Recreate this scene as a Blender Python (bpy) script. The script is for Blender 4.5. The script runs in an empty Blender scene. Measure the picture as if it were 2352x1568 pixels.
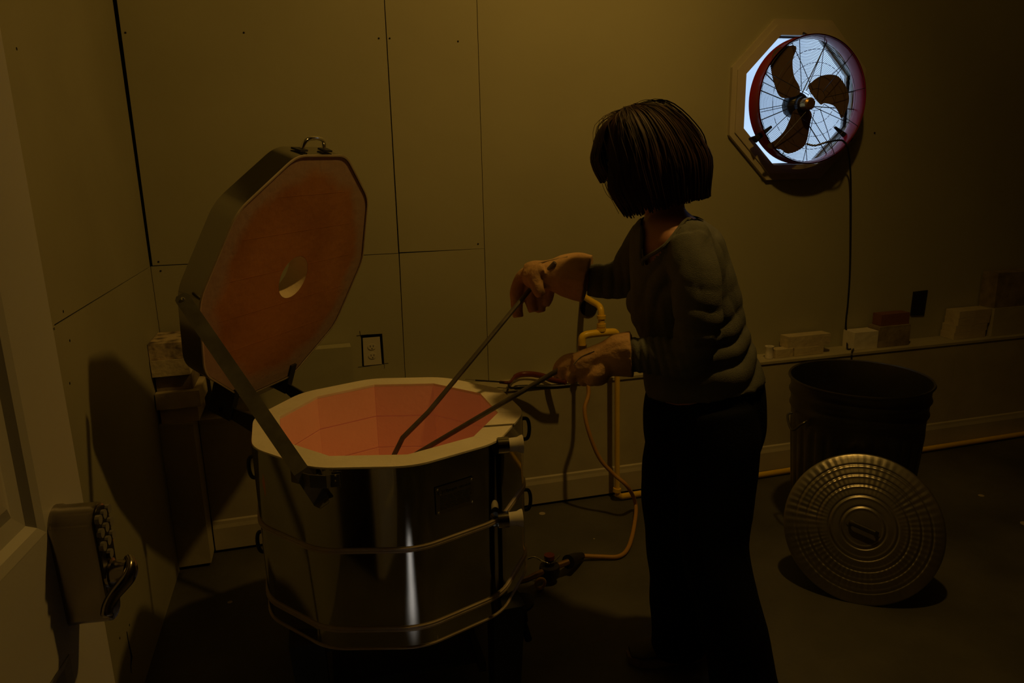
import bpy, bmesh, math, random
from mathutils import Vector, Matrix, noise, Quaternion
PI = math.pi
random.seed(7)
SC = bpy.context.scene
COL = SC.collection

# ------------------------------------------------------------------ camera
F_PX, CAM_H = 1690.0, 1.5
pitch, roll, yaw = math.radians(13.8), math.radians(-1.33), math.radians(14.9)
cf = Vector((math.sin(yaw)*math.cos(pitch), math.cos(yaw)*math.cos(pitch), -math.sin(pitch)))
r0 = Vector((math.cos(yaw), -math.sin(yaw), 0)); u0 = r0.cross(cf)
cr = r0*math.cos(roll) + u0*math.sin(roll); cu = u0*math.cos(roll) - r0*math.sin(roll)
cd = bpy.data.cameras.new('camera'); cam = bpy.data.objects.new('camera', cd); COL.objects.link(cam)
cd.sensor_width = 36.0; cd.lens = 36.0*F_PX/2352.0; cd.clip_start = 0.02
M = Matrix((cr, cu, -cf)).transposed().to_4x4(); M.translation = Vector((0, 0, CAM_H))
cam.matrix_world = M
SC.camera = cam

# ------------------------------------------------------------------ light
SC.view_settings.view_transform = 'Standard'; SC.view_settings.look = 'None'
SC.view_settings.gamma = 1.0; SC.view_settings.use_curve_mapping = False
SC.view_settings.exposure = 0.0
w = bpy.data.worlds.new('overcast_sky'); SC.world = w; w.use_nodes = True
nt = w.node_tree; nt.nodes.clear()
wo = nt.nodes.new('ShaderNodeOutputWorld'); bg = nt.nodes.new('ShaderNodeBackground')
nz = nt.nodes.new('ShaderNodeTexNoise'); nz.inputs['Scale'].default_value = 6.0; nz.inputs['Detail'].default_value = 6.0
rp = nt.nodes.new('ShaderNodeValToRGB')
rp.color_ramp.elements[0].position = 0.3; rp.color_ramp.elements[0].color = (0.30, 0.43, 0.62, 1)
rp.color_ramp.elements[1].position = 0.7; rp.color_ramp.elements[1].color = (0.50, 0.66, 0.90, 1)
tc = nt.nodes.new('ShaderNodeTexCoord')
nt.links.new(tc.outputs['Generated'], nz.inputs['Vector']); nt.links.new(nz.outputs['Fac'], rp.inputs['Fac'])
nt.links.new(rp.outputs['Color'], bg.inputs['Color']); bg.inputs['Strength'].default_value = 1.4
nt.links.new(bg.outputs[0], wo.inputs[0])

def point_light(name, loc, power, color, radius):
    l = bpy.data.lights.new(name, 'POINT'); l.energy = power; l.color = color; l.shadow_soft_size = radius
    o = bpy.data.objects.new(name, l); o.location = loc; COL.objects.link(o); return o
LAMP = Vector((1.30, 1.58, 3.08))
point_light('clamp_lamp_spill', LAMP, 7.2, (1.0, 0.555, 0.11), 0.045)
kl = bpy.data.lights.new('clamp_lamp_light', 'SPOT'); kl.energy = 37.0; kl.color = (1.0, 0.555, 0.11); kl.shadow_soft_size = 0.045
kl.spot_size = math.radians(150); kl.spot_blend = 1.0
ko = bpy.data.objects.new('clamp_lamp_light', kl); ko.location = LAMP; COL.objects.link(ko)
ko.rotation_euler = Vector((-1.0, 0.85, -2.1)).to_track_quat('-Z', 'Y').to_euler()
al = bpy.data.lights.new('porch_daylight', 'AREA'); al.shape = 'RECTANGLE'; al.size = 0.12; al.size_y = 0.42
al.energy = 0.5; al.color = (1.0, 0.92, 0.93); al.spread = math.radians(5)
ao = bpy.data.objects.new('porch_daylight', al); ao.location = (0.10, -1.15, 1.95); COL.objects.link(ao)
ao.rotation_euler = (Vector((0.10, 0.72, 0))-ao.location).to_track_quat('-Z', 'Y').to_euler()

# ------------------------------------------------------------------ helpers
def ray(px, py):
    return cf + cr*((px-1176)/F_PX) - cu*((py-784)/F_PX)
def atz(px, py, z):
    d = ray(px, py); return d*((z-CAM_H)/d.z) + Vector((0, 0, CAM_H))
def aty(px, py, y):
    d = ray(px, py); return d*(y/d.y) + Vector((0, 0, CAM_H))
def atp(px, py, p0, n):
    d = ray(px, py); o = Vector((0, 0, CAM_H)); return o + d*((p0-o).dot(n)/d.dot(n))
def lin(r, g, b):
    f = lambda c: ((c/255+0.055)/1.055)**2.4 if c > 10 else c/255/12.92
    return (f(r), f(g), f(b), 1)

def mat(name, col, rough=0.6, metal=0.0, col2=None, scale=8.0, bump=0.0, bscale=60.0, spots=None, stretch=None, spec=0.5, mixpos=(0.35, 0.7)):
    m = bpy.data.materials.new(name); m.use_nodes = True; t = m.node_tree; b = t.nodes['Principled BSDF']
    b.inputs['Base Color'].default_value = (*col[:3], 1); b.inputs['Roughness'].default_value = rough
    b.inputs['Metallic'].default_value = metal; b.inputs['Specular IOR Level'].default_value = spec
    tcn = t.nodes.new('ShaderNodeTexCoord'); src = tcn.outputs['Object']
    if stretch:
        mp = t.nodes.new('ShaderNodeMapping'); mp.inputs['Scale'].default_value = stretch
        t.links.new(src, mp.inputs['Vector']); src = mp.outputs['Vector']
    if col2 is not None:
        n = t.nodes.new('ShaderNodeTexNoise'); n.inputs['Scale'].default_value = scale; n.inputs['Detail'].default_value = 6
        t.links.new(src, n.inputs['Vector'])
        r = t.nodes.new('ShaderNodeValToRGB'); r.color_ramp.elements[0].position = mixpos[0]; r.color_ramp.elements[1].position = mixpos[1]
        r.color_ramp.elements[0].color = (*col[:3], 1); r.color_ramp.elements[1].color = (*col2[:3], 1)
        t.links.new(n.outputs['Fac'], r.inputs['Fac']); out = r.outputs['Color']
        if spots:
            v = t.nodes.new('ShaderNodeTexVoronoi'); v.inputs['Scale'].default_value = spots[0]; v.inputs['Randomness'].default_value = 1
            t.links.new(src, v.inputs['Vector'])
            n2 = t.nodes.new('ShaderNodeTexNoise'); n2.inputs['Scale'].default_value = 3.1; t.links.new(src, n2.inputs['Vector'])
            mm = t.nodes.new('ShaderNodeMath'); mm.operation = 'MULTIPLY_ADD'; mm.inputs[1].default_value = -0.25; mm.inputs[2].default_value = 0.0
            t.links.new(n2.outputs['Fac'], mm.inputs[0])
            ad = t.nodes.new('ShaderNodeMath'); ad.operation = 'SUBTRACT'; t.links.new(v.outputs['Distance'], ad.inputs[0]); t.links.new(mm.outputs[0], ad.inputs[1])
            lt = t.nodes.new('ShaderNodeMath'); lt.operation = 'LESS_THAN'; lt.inputs[1].default_value = spots[1]
            t.links.new(ad.outputs[0], lt.inputs[0])
            mx = t.nodes.new('ShaderNodeMix'); mx.data_type = 'RGBA'; mx.inputs['B'].default_value = spots[2]
            t.links.new(lt.outputs[0], mx.inputs['Factor']); t.links.new(out, mx.inputs['A']); out = mx.outputs['Result']
        t.links.new(out, b.inputs['Base Color'])
    if bump:
        n = t.nodes.new('ShaderNodeTexNoise'); n.inputs['Scale'].default_value = bscale; n.inputs['Detail'].default_value = 5
        t.links.new(src, n.inputs['Vector'])
        bp = t.nodes.new('ShaderNodeBump'); bp.inputs['Strength'].default_value = bump; bp.inputs['Distance'].default_value = 0.01
        t.links.new(n.outputs['Fac'], bp.inputs['Height']); t.links.new(bp.outputs['Normal'], b.inputs['Normal'])
    return m

MT = dict(
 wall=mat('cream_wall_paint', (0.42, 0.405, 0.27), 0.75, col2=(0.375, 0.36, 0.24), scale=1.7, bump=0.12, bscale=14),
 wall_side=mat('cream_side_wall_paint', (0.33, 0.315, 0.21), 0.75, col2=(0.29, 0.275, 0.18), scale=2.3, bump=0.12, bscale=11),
 board=mat('ledge_board_paint', (0.50, 0.46, 0.31), 0.7, col2=(0.40, 0.36, 0.25), scale=5, bump=0.15, bscale=20),
 gap=mat('dark_cavity', (0.01, 0.009, 0.007), 0.95),
 trim=mat('trim_paint', (0.55, 0.50, 0.38), 0.6, col2=(0.46, 0.42, 0.32), scale=6),
 shade=mat('bounce_cutting_dark_wall', (0.09, 0.07, 0.05), 0.8, col2=(0.06, 0.045, 0.03), scale=4),  # right, front and porch walls coloured dark to cut bounced light
 floor=mat('stained_concrete', (0.056, 0.054, 0.038), 0.6, col2=(0.105, 0.100, 0.072), scale=2.6, bump=0.2, bscale=25, spots=(5.0, 0.185, (0.42, 0.36, 0.28, 1))),
 door=mat('white_door_paint', (0.60, 0.585, 0.55), 0.45, col2=(0.53, 0.515, 0.48), scale=3),
 chrome=mat('satin_chrome', (0.34, 0.31, 0.28), 0.2, 1.0),
 bright=mat('polished_chrome', (0.8, 0.8, 0.78), 0.07, 1.0),
 black=mat('black_plastic', (0.012, 0.012, 0.014), 0.4),
 rubber=mat('keypad_rubber', (0.24, 0.23, 0.21), 0.6),
 darkmetal=mat('dark_metal', (0.05, 0.05, 0.05), 0.45, 0.7),
 steel=mat('mirror_stainless', (0.54, 0.54, 0.50), 0.075, 1.0, col2=(0.40, 0.40, 0.37), scale=3, bump=0.012, bscale=7),
 lidsteel=mat('brushed_stainless', (0.42, 0.41, 0.37), 0.14, 1.0, bump=0.02, bscale=6),
 band=mat('band_edge', (0.55, 0.47, 0.36), 0.45, 0.3, col2=(0.42, 0.34, 0.24), scale=12),
 rim=mat('white_firebrick_rim', (0.93, 0.87, 0.74), 0.85, col2=(0.84, 0.77, 0.62), scale=9, bump=0.15, bscale=70),
 hot=mat('pink_firebrick', (0.92, 0.50, 0.29), 0.95, col2=(0.86, 0.43, 0.23), scale=5, bump=0.12, bscale=60),
 lidbrick=mat('lid_firebrick', (0.45, 0.205, 0.055), 0.95, col2=(0.31, 0.125, 0.028), scale=4, bump=0.2, bscale=40),
 lidedge=mat('lid_coated_edge', (0.42, 0.27, 0.235), 0.9, col2=(0.52, 0.36, 0.33), scale=9, bump=0.2, bscale=40),
 lidhole=mat('lid_hole_brick', (0.72, 0.60, 0.42), 0.9, bump=0.2, bscale=50),
 strap=mat('zinc_strap', (0.15, 0.145, 0.115), 0.5, 0.5, col2=(0.10, 0.095, 0.075), scale=22),
 stand=mat('stand_steel', (0.030, 0.032, 0.026), 0.55, 0.4),
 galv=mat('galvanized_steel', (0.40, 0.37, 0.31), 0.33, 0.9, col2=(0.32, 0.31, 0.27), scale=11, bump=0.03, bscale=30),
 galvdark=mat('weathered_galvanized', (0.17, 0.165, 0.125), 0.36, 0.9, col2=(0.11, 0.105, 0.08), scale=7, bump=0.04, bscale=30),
 yellow=mat('yellow_pipe_paint', (0.92, 0.62, 0.015), 0.32, col2=(0.84, 0.55, 0.01), scale=9),
 hose=mat('orange_hose', (0.48, 0.26, 0.04), 0.5),
 brass=mat('tarnished_brass', (0.35, 0.22, 0.07), 0.35, 0.8),
 red=mat('red_fan_enamel', (0.30, 0.012, 0.03), 0.22, 0.1),
 blade=mat('fan_blade_metal', (0.16, 0.11, 0.085), 0.5, 0.2),
 wire=mat('fan_wire', (0.05, 0.055, 0.07), 0.4, 0.6),
 glass=None,
 leather=mat('tan_leather', (0.58, 0.36, 0.17), 0.8, col2=(0.45, 0.27, 0.12), scale=14, bump=0.3, bscale=90),
 sweater=mat('grey_knit', (0.155, 0.160, 0.145), 0.95, col2=(0.12, 0.125, 0.112), scale=14, bump=0.3, bscale=420, spec=0.1),
 jeans=mat('black_trouser_cloth', (0.006, 0.007, 0.010), 0.95, bump=0.2, bscale=200, spec=0.1),
 skin=mat('skin', (0.55, 0.27, 0.17), 0.55, col2=(0.48, 0.22, 0.13), scale=12),
 hair=mat('dark_brown_hair', (0.013, 0.007, 0.004), 0.6, spec=0.3, col2=(0.050, 0.023, 0.011), scale=30, stretch=(1, 1, 0.15)),
 lip=mat('lips', (0.35, 0.10, 0.08), 0.5),
 eye=mat('eye_white', (0.7, 0.68, 0.62), 0.3),
 shoe=mat('olive_shoe', (0.10, 0.085, 0.045), 0.7, col2=(0.075, 0.065, 0.035), scale=20),
 sole=mat('tan_sole', (0.22, 0.16, 0.09), 0.7),
 brick=mat('cream_firebrick', (0.62, 0.54, 0.36), 0.9, col2=(0.50, 0.42, 0.28), scale=14, bump=0.3, bscale=50),
 brickstain=mat('stained_firebrick', (0.56, 0.45, 0.29), 0.9, col2=(0.10, 0.075, 0.05), scale=22, bump=0.3, bscale=50, mixpos=(0.42, 0.66)),
 brickdark=mat('dark_firebrick', (0.32, 0.26, 0.17), 0.9, col2=(0.17, 0.13, 0.085), scale=16, bump=0.3, bscale=50),
 redbox=mat('red_brown_card', (0.20, 0.08, 0.045), 0.8),
 white=mat('white_ceramic', (0.80, 0.76, 0.66), 0.6, col2=(0.68, 0.62, 0.52), scale=20),
 plate=mat('outlet_plastic', (0.62, 0.58, 0.47), 0.4),
 redgrip=mat('dark_red_grip', (0.14, 0.03, 0.018), 0.4),
 rod=mat('steel_rod', (0.13, 0.12, 0.10), 0.45, 0.6, col2=(0.20, 0.18, 0.15), scale=30),
 scrape=mat('orange_wall_stain', (0.55, 0.22, 0.05), 0.8),
 text=mat('plate_print', (0.012, 0.012, 0.010), 0.5),
 leaf=mat('hedge_leaf', (0.04, 0.12, 0.03), 0.6),
)
g = bpy.data.materials.new('window_glass'); g.use_nodes = True
b = g.node_tree.nodes['Principled BSDF']; b.inputs['Transmission Weight'].default_value = 1.0; b.inputs['Roughness'].default_value = 0.0
b.inputs['IOR'].default_value = 1.01; b.inputs['Base Color'].default_value = (0.95, 0.98, 1, 1); MT['glass'] = g

def tag(o, label=None, cat=None, group=None, kind=None):
    if label: o['label'] = label
    if cat: o['category'] = cat
    if group: o['group'] = group
    if kind: o['kind'] = kind
    return o
def empty(name, loc, label=None, cat=None, group=None, kind=None):
    o = bpy.data.objects.new(name, None); o.location = loc; o.empty_display_size = 0.05; COL.objects.link(o)
    return tag(o, label, cat, group, kind)
def world_of(o):
    l = Vector(o.location)
    if o.parent: l += o.matrix_parent_inverse.translation + world_of(o.parent)
    return l
def link(name, me, m, parent=None, smooth=False, ang=None):
    if isinstance(m, str): m = MT[m]
    if m and not me.materials: me.materials.append(m)
    if smooth:
        for p in me.polygons: p.use_smooth = True
        if ang is not None: me.set_sharp_from_angle(angle=math.radians(ang))
    o = bpy.data.objects.new(name, me); COL.objects.link(o)
    if parent is not None:
        o.parent = parent
        o.matrix_parent_inverse = Matrix.Translation(-world_of(parent))
    return o
def fin(name, bm, m, parent=None, smooth=False, ang=35, bevel=0.0, seg=1):
    if bevel:
        es = [e for e in bm.edges if len(e.link_faces) == 2 and e.calc_face_angle(0) > 0.6]
        bmesh.ops.bevel(bm, geom=es, offset=bevel, segments=seg, profile=0.5, affect='EDGES', clamp_overlap=True)
    bmesh.ops.recalc_face_normals(bm, faces=bm.faces[:])
    me = bpy.data.meshes.new(name); bm.to_mesh(me); bm.free()
    return link(name, me, m, parent, smooth, ang if smooth else None)
def B(): return bmesh.new()
def box(bm, lo, hi, mtx=None):
    vs = [bm.verts.new((x, y, z)) for x in (lo[0], hi[0]) for y in (lo[1], hi[1]) for z in (lo[2], hi[2])]
    if mtx is not None:
        for v in vs: v.co = mtx @ v.co
    for f in ((0,1,3,2),(4,6,7,5),(0,4,5,1),(2,3,7,6),(0,2,6,4),(1,5,7,3)): bm.faces.new([vs[i] for i in f])
    return vs
def frame_for(d, up=None):
    d = d.normalized()
    if up is None: up = Vector((0, 0, 1)) if abs(d.z) < 0.95 else Vector((0, 1, 0))
    a = up.cross(d)
    if a.length < 1e-5: a = Vector((1, 0, 0)).cross(d)
    a.normalize(); c = d.cross(a); return a, c
def tube(bm, pts, rad, n=10, caps=True, closed=False, up=None):
    pts = [Vector(p) for p in pts]; N = len(pts)
    if not hasattr(rad, '__len__'): rad = [rad]*N
    rings = []; pa = None
    for i, p in enumerate(pts):
        if closed: d = pts[(i+1) % N] - pts[i-1]
        else: d = pts[min(i+1, N-1)] - pts[max(i-1, 0)]
        if d.length < 1e-9: d = Vector((0, 0, 1))
        d.normalize()
        if pa is None: a, c = frame_for(d, up)
        else:
            a = pa - d*pa.dot(d)
            if a.length < 1e-6: a, c = frame_for(d)
            a.normalize(); c = d.cross(a)
        pa = a; r = rad[i]
        ra, rb = (r if hasattr(r, '__len__') else (r, r))
        rings.append([bm.verts.new(p + a*ra*math.cos(2*PI*k/n) + c*rb*math.sin(2*PI*k/n)) for k in range(n)])
    M_ = N if closed else N-1
    for i in range(M_):
        A, C = rings[i], rings[(i+1) % N]
        for k in range(n): bm.faces.new((A[k], A[(k+1) % n], C[(k+1) % n], C[k]))
    if caps and not closed:
        bm.faces.new(rings[0][::-1]); bm.faces.new(rings[-1])
def spline(pts, sub=6, closed=False):
    P = [Vector(p) for p in pts]; out = []; N = len(P)
    for i in range(N if closed else N-1):
        if closed: p0, p1, p2, p3 = P[i-1], P[i], P[(i+1) % N], P[(i+2) % N]
        else: p0, p1, p2, p3 = P[max(i-1, 0)], P[i], P[i+1], P[min(i+2, N-1)]
        for k in range(sub):
            t = k/sub
            out.append(0.5*((2*p1)+(p2-p0)*t+(2*p0-5*p1+4*p2-p3)*t*t+(3*p1-p0-3*p2+p3)*t**3))
    if not closed: out.append(P[-1])
    return out
def lathe(bm, prof, n=48, mtx=None, cap=False, fr=None):
    rings = []
    for (r, z) in prof:
        R = []
        for k in range(n):
            a = 2*PI*k/n; rr, zz = (r, z) if fr is None else fr(r, z, a)
            v = Vector((rr*math.cos(a), rr*math.sin(a), zz)); R.append(bm.verts.new(mtx @ v if mtx is not None else v))
        rings.append(R)
    for A, C in zip(rings, rings[1:]):
        for k in range(n): bm.faces.new((A[k], A[(k+1) % n], C[(k+1) % n], C[k]))
    if cap: bm.faces.new(rings[0][::-1]); bm.faces.new(rings[-1])
def cyl(bm, p0, p1, r, n=16): tube(bm, [p0, p1], r, n)
def prism(bm, pts2, d0, d1, f):
    """extrude a 2-D outline between depths d0 and d1; f(u,v,d) -> world"""
    A = [bm.verts.new(f(u, v, d0)) for u, v in pts2]; C = [bm.verts.new(f(u, v, d1)) for u, v in pts2]
    n = len(A); bm.faces.new(A); bm.faces.new(C[::-1])
    for k in range(n): bm.faces.new((A[k], C[k], C[(k+1) % n], A[(k+1) % n]))
def flat(name, loops, d0, d1, f, m, parent=None):
    """a plate with holes: loops[0] outline, the rest holes, extruded from d0 to d1"""
    bm = B(); n0 = []
    for d in (d0, d1):
        es = []
        for lp in loops:
            vs = [bm.verts.new(f(u, v, d)) for u, v in lp]
            es += [bm.edges.new((vs[i], vs[(i+1) % len(vs)])) for i in range(len(vs))]
            n0.append(vs)
        bmesh.ops.triangle_fill(bm, edges=es, use_beauty=True, use_dissolve=False)
    L = len(loops)
    for k in range(L):
        A, C = n0[k], n0[k+L]
        for i in range(len(A)): bm.faces.new((A[i], A[(i+1) % len(A)], C[(i+1) % len(A)], C[i]))
    return fin(name, bm, m, parent)
def remesh(name, bm, voxel, m, parent=None, smooth_it=4, post=None):
    bmesh.ops.recalc_face_normals(bm, faces=bm.faces[:])
    me = bpy.data.meshes.new(name+'_src'); bm.to_mesh(me); bm.free()
    o = bpy.data.objects.new(name+'_src', me); COL.objects.link(o)
    md = o.modifiers.new('r', 'REMESH'); md.mode = 'VOXEL'; md.voxel_size = voxel
    if smooth_it:
        ms = o.modifiers.new('s', 'SMOOTH'); ms.iterations = smooth_it; ms.factor = 0.6
    dg = bpy.context.evaluated_depsgraph_get(); dg.update()
    out = bpy.data.meshes.new_from_object(o.evaluated_get(dg)); out.name = name
    bpy.data.objects.remove(o); bpy.data.meshes.remove(me)
    if post:
        b2 = B(); b2.from_mesh(out); b2.normal_update(); post(b2); b2.to_mesh(out); b2.free()
    out.materials.clear()
    return link(name, out, m, parent, True)
def ball(bm, c, r, mtx=None, sub=3):
    rr = r if hasattr(r, '__len__') else (r, r, r)
    mm = Matrix.Translation(c) @ (mtx.to_4x4() if mtx is not None else Matrix.Identity(4)) @ Matrix.Diagonal((*rr, 1))
    bmesh.ops.create_icosphere(bm, subdivisions=sub, radius=1.0, matrix=mm)

hb_ = MT['hot'].node_tree.nodes['Principled BSDF']      # firing-hot bricks; faint emission added to brighten the kiln interior
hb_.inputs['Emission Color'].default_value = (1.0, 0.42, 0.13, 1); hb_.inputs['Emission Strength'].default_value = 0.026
# ================================================================== SETTING
XL, XR, YB, YF, ZC = -0.6, 3.62, 3.03, -0.35, 3.30
YK, ZK = 2.90, 0.56          # knee wall front and ledge height
def slab(name, lo, hi, m, label=None, parent=None, kind='structure'):
    bm = B(); box(bm, lo, hi); o = fin(name, bm, m, parent)
    if parent is None: tag(o, label, None, None, kind)
    return o
slab('floor', (XL-.3, -2.2, -0.1), (XR+.1, YB+.1, 0), 'floor', 'stained dark concrete floor with paint flecks')
slab('ceiling', (XL-.1, -2.2, ZC), (XR+.1, YB+.2, ZC+.05), 'wall', 'cream ceiling')

OC, OZ, OA = 2.16, 1.73, 0.275
def octa(cx, cz, ap): 
    r = ap/math.cos(PI/8); return [(cx+r*math.cos(PI/8+k*PI/4), cz+r*math.sin(PI/8+k*PI/4)) for k in range(8)]
wb = empty('wall_back', (1.5, YB, 0), 'cream painted panel wall behind the kiln', None, None, 'structure')
fxz = lambda u, v, d: Vector((u, d, v))
oh = [aty(*p, YB) for p in ((829, 769), (877, 766), (882, 837), (832, 842))]
hole_out = [(p.x, p.z) for p in oh]
flat('backing', [[(XL-.09, 0), (XR, 0), (XR, ZC), (XL-.09, ZC)], octa(OC, OZ, OA)], YB+.012, YB+.028, fxz, 'gap', wb)
ZS = 1.143
flat('panel', [[(-.592, ZS+.003), (.3335, ZS+.0005), (.3390, ZC), (-.582, ZC)]], YB, YB+.012, fxz, 'wall', wb)
flat('panel', [[(-.5985, 0), (.326, 0), (.3345, ZS-.002), (-.5985, ZS-.0005)], hole_out], YB, YB+.012, fxz, 'wall', wb)
flat('panel', [[(.3385, ZS+.003), (.6950, ZS+.0005), (.6958, ZC), (.3405, ZC)]], YB, YB+.012, fxz, 'wall', wb)
flat('panel', [[(.3265, 0), (.6955, 0), (.6945, ZS-.0005), (.3385, ZS-.002)]], YB, YB+.012, fxz, 'wall', wb)
flat('panel', [[(.6962, 0), (2.555, 0), (2.501, ZC), (.6964, ZC)], octa(OC, OZ, OA)], YB-.004, YB+.012, fxz, 'wall', wb)
flat('panel', [[(2.557, 0), (3.36, 0), (3.284, ZC), (2.503, ZC)]], YB-.001, YB+.012, fxz, 'wall', wb)
flat('panel', [[(3.3615, 0), (XR, 0), (XR, ZC), (3.2855, ZC)]], YB+.001, YB+.012, fxz, 'wall', wb)
bm = B()
for px, py in ((560, 75), (895, 88), (870, 88), (1052, 95), (364, 601), (369, 622), (2008, 305), (1098, 560), (288, 75)):
    p = aty(px, py, YB-.0005); cyl(bm, p+Vector((0, -.0008 if px < 1100 else -.005, 0)), p+Vector((0, .001, 0)), 0.0035, 8)
tag(fin('screw_hole', bm, 'gap', wb), 'dark screw holes dotted over the wall', None, None, 'stuff')

wl = empty('wall_left', (XL, 1.5, 0), 'cream painted left wall with cracked seam', None, None, 'structure')
slab('backing', (XL-.1, -2.2, 0), (XL-.012, YB+.1, ZC), 'gap', parent=wl)
fyz = lambda u, v, d: Vector((d, u, v))
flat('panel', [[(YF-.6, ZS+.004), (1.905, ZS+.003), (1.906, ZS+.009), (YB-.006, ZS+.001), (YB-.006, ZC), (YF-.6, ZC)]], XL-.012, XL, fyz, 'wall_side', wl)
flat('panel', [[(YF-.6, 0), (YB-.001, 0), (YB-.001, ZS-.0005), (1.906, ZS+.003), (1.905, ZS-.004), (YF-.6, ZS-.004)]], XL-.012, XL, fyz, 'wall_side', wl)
bm = B()
def atx(px, py, x):
    d = ray(px, py); return d*(x/d.x) + Vector((0, 0, CAM_H))
for px, py in ((145, 715), (160, 782), (275, 1465), (38, 112), (297, 1435), (160, 880)):
    p = atx(px, py, XL); cyl(bm, p-Vector((.001, 0, 0)), p+Vector((.0008, 0, 0)), 0.0035, 8)
tag(fin('screw_hole', bm, 'gap', wl), 'dark screw holes in the left wall', None, None, 'stuff')
bm = B(); cr_pts = [atx(x, y, XL+.0006) for x, y in ((291, 1450), (294, 1470), (298, 1490), (301, 1508), (300, 1530), (302, 1545))]
tube(bm, cr_pts, [(.0012, .0006), (.0016, .0006), (.0026, .0006), (.004, .0006), (.0016, .0006), (.0006, .0006)], 6)
fin('crack', bm, 'gap', wl)
bm = B(); c0 = atx(252, 1248, XL+.0004)
pp = [(0.035*math.cos(a)*(1+.35*math.sin(3*a+1)), 0.03*math.sin(a)*(1+.3*math.cos(4*a))) for a in [2*PI*k/18 for k in range(18)]]
prism(bm, pp, 0, .0008, lambda u, v, d: c0+Vector((d, u, v))); tag(fin('paint_patch', bm, 'scrape', wl), 'orange patch on the left wall')
slab('wall_right', (XR, -2.2, 0), (XR+.1, YB+.1, ZC), 'shade', 'right wall, coloured dark to cut bounced light')
# front wall with the doorway the camera stands in; a porch beyond
wf = empty('wall_front', (0, YF, 0), 'front wall around the doorway, coloured dark to cut bounced light', None, None, 'structure')
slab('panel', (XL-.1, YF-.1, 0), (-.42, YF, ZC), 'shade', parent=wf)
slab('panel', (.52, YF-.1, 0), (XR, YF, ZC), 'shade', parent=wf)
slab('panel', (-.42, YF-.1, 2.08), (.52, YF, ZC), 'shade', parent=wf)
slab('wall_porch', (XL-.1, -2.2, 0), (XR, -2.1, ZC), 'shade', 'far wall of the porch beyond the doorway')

# knee wall, ledge, baseboard, corner box
kw = empty('wall_knee', (1.5, YK, 0), 'low boxed-out wall with a ledge along the back', None, None, 'structure')
slab('panel', (-.481, YK, .013), (3.10, YK+.012, ZK-.012), 'board', parent=kw)
slab('panel', (3.103, YK, .013), (XR, YK+.012, ZK-.012), 'board', parent=kw)
bm = B(); box(bm, (-.481, YK-.006, ZK-.012), (XR, YB-.001, ZK)); tag(fin('ledge_board', bm, 'board', kw, bevel=.002), 'painted ledge board')
bm = B(); prism(bm, [(YK, .013), (YK-.014, .013), (YK-.014, .105), (YK-.009, .120), (YK-.007, .132), (YK, .137)], -.478, XR, lambda u, v, d: Vector((d, u, v)))
tag(fin('baseboard_back', bm, 'trim'), 'cream baseboard along the low back wall', None, None, 'structure')
cb = empty('wall_corner_box', (-.54, 2.9, 0), 'painted boxed-in column in the left back corner', None, None, 'structure')
slab('panel', (XL+.001, 2.79, .014), (-.484, 2.802, .58), 'board', parent=cb)
slab('panel', (-.496, 2.803, .014), (-.484, YB-.002, .58), 'board', parent=cb)
slab('cap_board', (XL+.001, 2.788, .58), (-.480, YB-.002, .59), 'board', parent=cb)

# octagonal window
w1 = empty('window_1', (OC, YB, OZ), 'octagonal window behind the fan', None, None, 'structure')
flat('window_frame', [octa(OC, OZ, .342), octa(OC, OZ, OA+.004)], YB-.022, YB-.004, fxz, 'trim', w1)
flat('window_moulding', [octa(OC, OZ, .318), octa(OC, OZ, OA+.001)], YB-.028, YB-.021, fxz, 'trim', w1)
flat('window_jamb', [octa(OC, OZ, OA+.012), octa(OC, OZ, OA)], YB-.02, YB+.030, fxz, 'door', w1)
flat('sash', [octa(OC, OZ, OA), octa(OC, OZ, OA-.006)], YB+.012, YB+.028, fxz, 'door', w1)
flat('pane', [octa(OC, OZ, OA-.004)], YB+.018, YB+.021, fxz, 'glass', w1)
# hedge outside, seen low in the window
bm = B()
for k in range(900):
    c = Vector((random.uniform(3.0, 9.5), random.uniform(7.6, 8.4), 0)); c.z = random.uniform(0.0, 1.0+.18*math.sin(c.x*2.1)+.1*math.sin(c.x*5.3))
    q = Quaternion((random.random()-.5, random.random()-.5, random.random()-.5, random.random()-.5)).normalized(); s = .06
    vs = [bm.verts.new(c+q @ Vector(p)*s) for p in ((-1, 0, 0), (0, -.5, .1), (1, 0, 0), (0, .5, .1))]; bm.faces.new(vs)
tag(fin('hedge', bm, 'leaf'), 'dark green hedge outside, low in the octagonal window', 'hedge', None, 'stuff')

# ================================================================== DOOR (open, on the left)
E0 = Vector((-.272, .858, 0)); ud = Vector((-.108, -.994, 0)).normalized(); nd = Vector((-ud.y, ud.x, 0)); nd = nd if nd.x > 0 else -nd
fd = lambda u, v, d: E0 + ud*u + nd*d + Vector((0, 0, v))     # u from free edge back to hinge, d out of the face
def on_door(px, py, d=0.0):
    p = atp(px, py, E0+nd*d, nd); q = p-E0; return q.dot(ud), p.z
dr = empty('door_1', tuple(E0), 'open white panelled door with a keypad lever lock', None, None, 'structure')
ua, za = on_door(105, 1222); ub, zb = on_door(168, 1487)
st = ua; dw, dz0, dz1 = 0.82, 0.012, 2.03
stile = st
z_up = za; z_lo = zb
cols = [(stile, dw/2-.045), (dw/2+.045, dw-stile)]
rows = [(0.24, z_lo), (z_up, 1.62), (1.74, 1.90)]
loops = [[(0, dz0), (dw, dz0), (dw, dz1), (0, dz1)]] + [[(a, c), (b_, c), (b_, d_), (a, d_)] for a, b_ in cols for c, d_ in rows]
flat('door_slab', loops, -.035, 0, fd, 'door', dr)
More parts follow.
